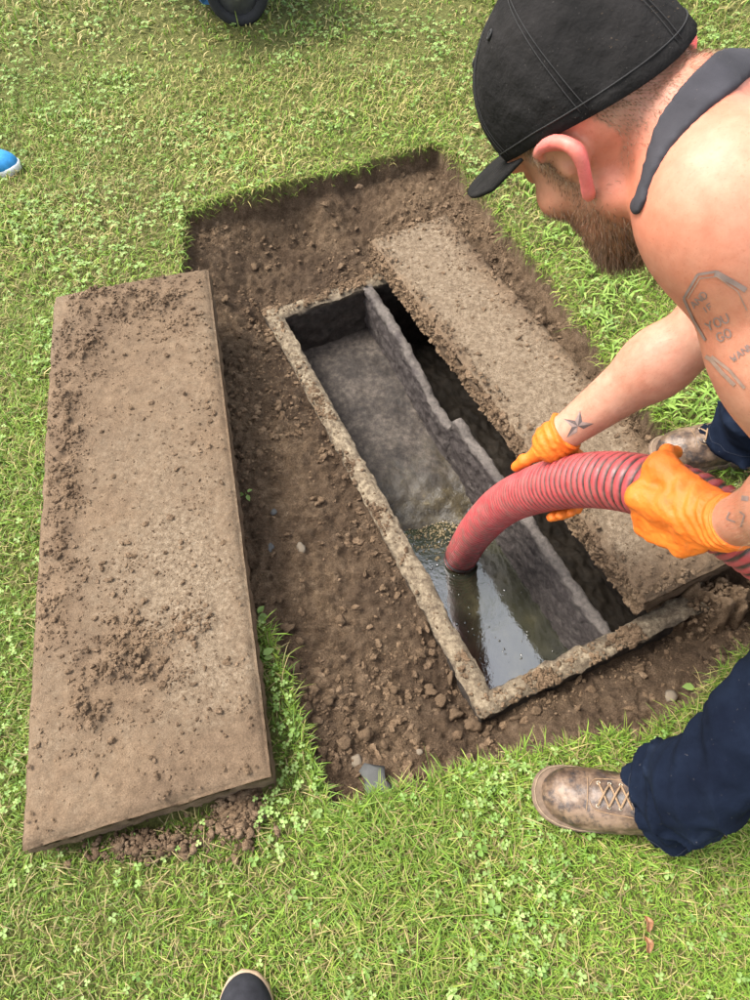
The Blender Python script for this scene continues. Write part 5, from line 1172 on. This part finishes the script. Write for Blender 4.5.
# ------------------------------------------------------------------ tree beyond the lawn: it shows mirrored in the tank water
def tree(cx, cy, H, R, label, seed):
    r = np.random.default_rng(seed); root = thing('shade_tree', label, 'tree', (cx, cy, 0)); parts = []
    tp = spline([np.array([cx, cy, -.1]), np.array([cx+.1, cy, H*.3]), np.array([cx-.1, cy+.1, H*.6]), np.array([cx, cy, H*.9])], 24); parts.append(tube(tp, np.linspace(.20, .04, 24), 12)); cl = []
    for k in range(46):
        f = r.uniform(.28, .92); b0 = tp[int(f*23)]; a = r.uniform(0, 6.28); Lb = R*(1-.55*max(0, f-.45)/.55)*r.uniform(.55, 1.0); e = b0+np.array([math.cos(a)*Lb, math.sin(a)*Lb, r.uniform(-.1, .55)*Lb]); m = (b0+e)/2+np.array([0, 0, .12*Lb])
        bp = spline([b0, m, e], 10); parts.append(tube(bp, np.linspace(.06*(1-f*.5), .008, 10), 6))
        for q in (.45, .65, .8, .92, 1.0): cl.append(b0+(e-b0)*q+r.normal(0, .16, 3))
    V, Fs = merge(parts); child('trunk', mesh_np('trunk', V, Fs), simple('bark', (.12, .09, .065), .9, .3, 20, .5, 60, dist=.02), root)
    cl = np.array(cl); n = 42000; p = cl[r.integers(0, len(cl), n)]+r.normal(0, .20, (n, 3)); u = r.normal(size=(n, 3)); u /= np.linalg.norm(u, axis=1)[:, None]; v = np.cross(u, r.normal(size=(n, 3))); v /= np.linalg.norm(v, axis=1)[:, None]; s = r.uniform(.035, .065, (n, 1))
    V = np.stack([p-u*s, p+v*s*.5, p+u*s, p-v*s*.5], 1).reshape(-1, 3); F_ = (np.arange(n)*4)[:, None]+np.arange(4)[None]
    me = mesh_np('crown', V, F_, False); attr_c(me, 'col', np.repeat(np.array([.06, .12, .025])*r.uniform(.6, 1.4, (n, 1)), 4, 0)); o = child('crown', me, MAT['grass'], root)
tree(1.5, 6.3, 9.6, 2.9, 'leafy shade tree beyond the lawn, mirrored in the tank water', 4)
# ------------------------------------------------------------------ bubbles and scum on the water
n = 130; u = rng.uniform(.5*TL, TL-.01, n); v = rng.random(n)*np.array([bv(q) for q in u])*.92; x, y = Tn(u, v); r = rng.uniform(.0012, .0042, n)
V, Fs = lumps(np.column_stack([x, y, np.full(n, WATER_Z+.0005)]), r, ICO2, 0, .5); obj('water_bubbles', mesh_np('water_bubbles', V, Fs), MAT['water'], label='small bubbles floating on the dark tank water', cat='bubbles', kind='stuff')
n = 650; c = np.array(px_uv(440, 523, WATER_Z)); u = np.clip(rng.normal(c[0], .06, n), .45*TL, TL); v = np.clip(rng.normal(c[1]-.02, .05, n), .01, None); v = np.minimum(v, np.array([bv(q) for q in u])-.02); x, y = Tn(u, v)
V, Fs = lumps(np.column_stack([x, y, np.full(n, WATER_Z+.001)]), np.minimum(.0016*np.exp(rng.exponential(.5, n)), .006), ICO1, .4, .25); obj('floating_scum', mesh_np('floating_scum', V, Fs), simple('yellow_scum', (.22, .17, .09), .35, .4, 60, .3), label='yellowish scum floating on the water by the hose mouth', cat='scum', kind='stuff')
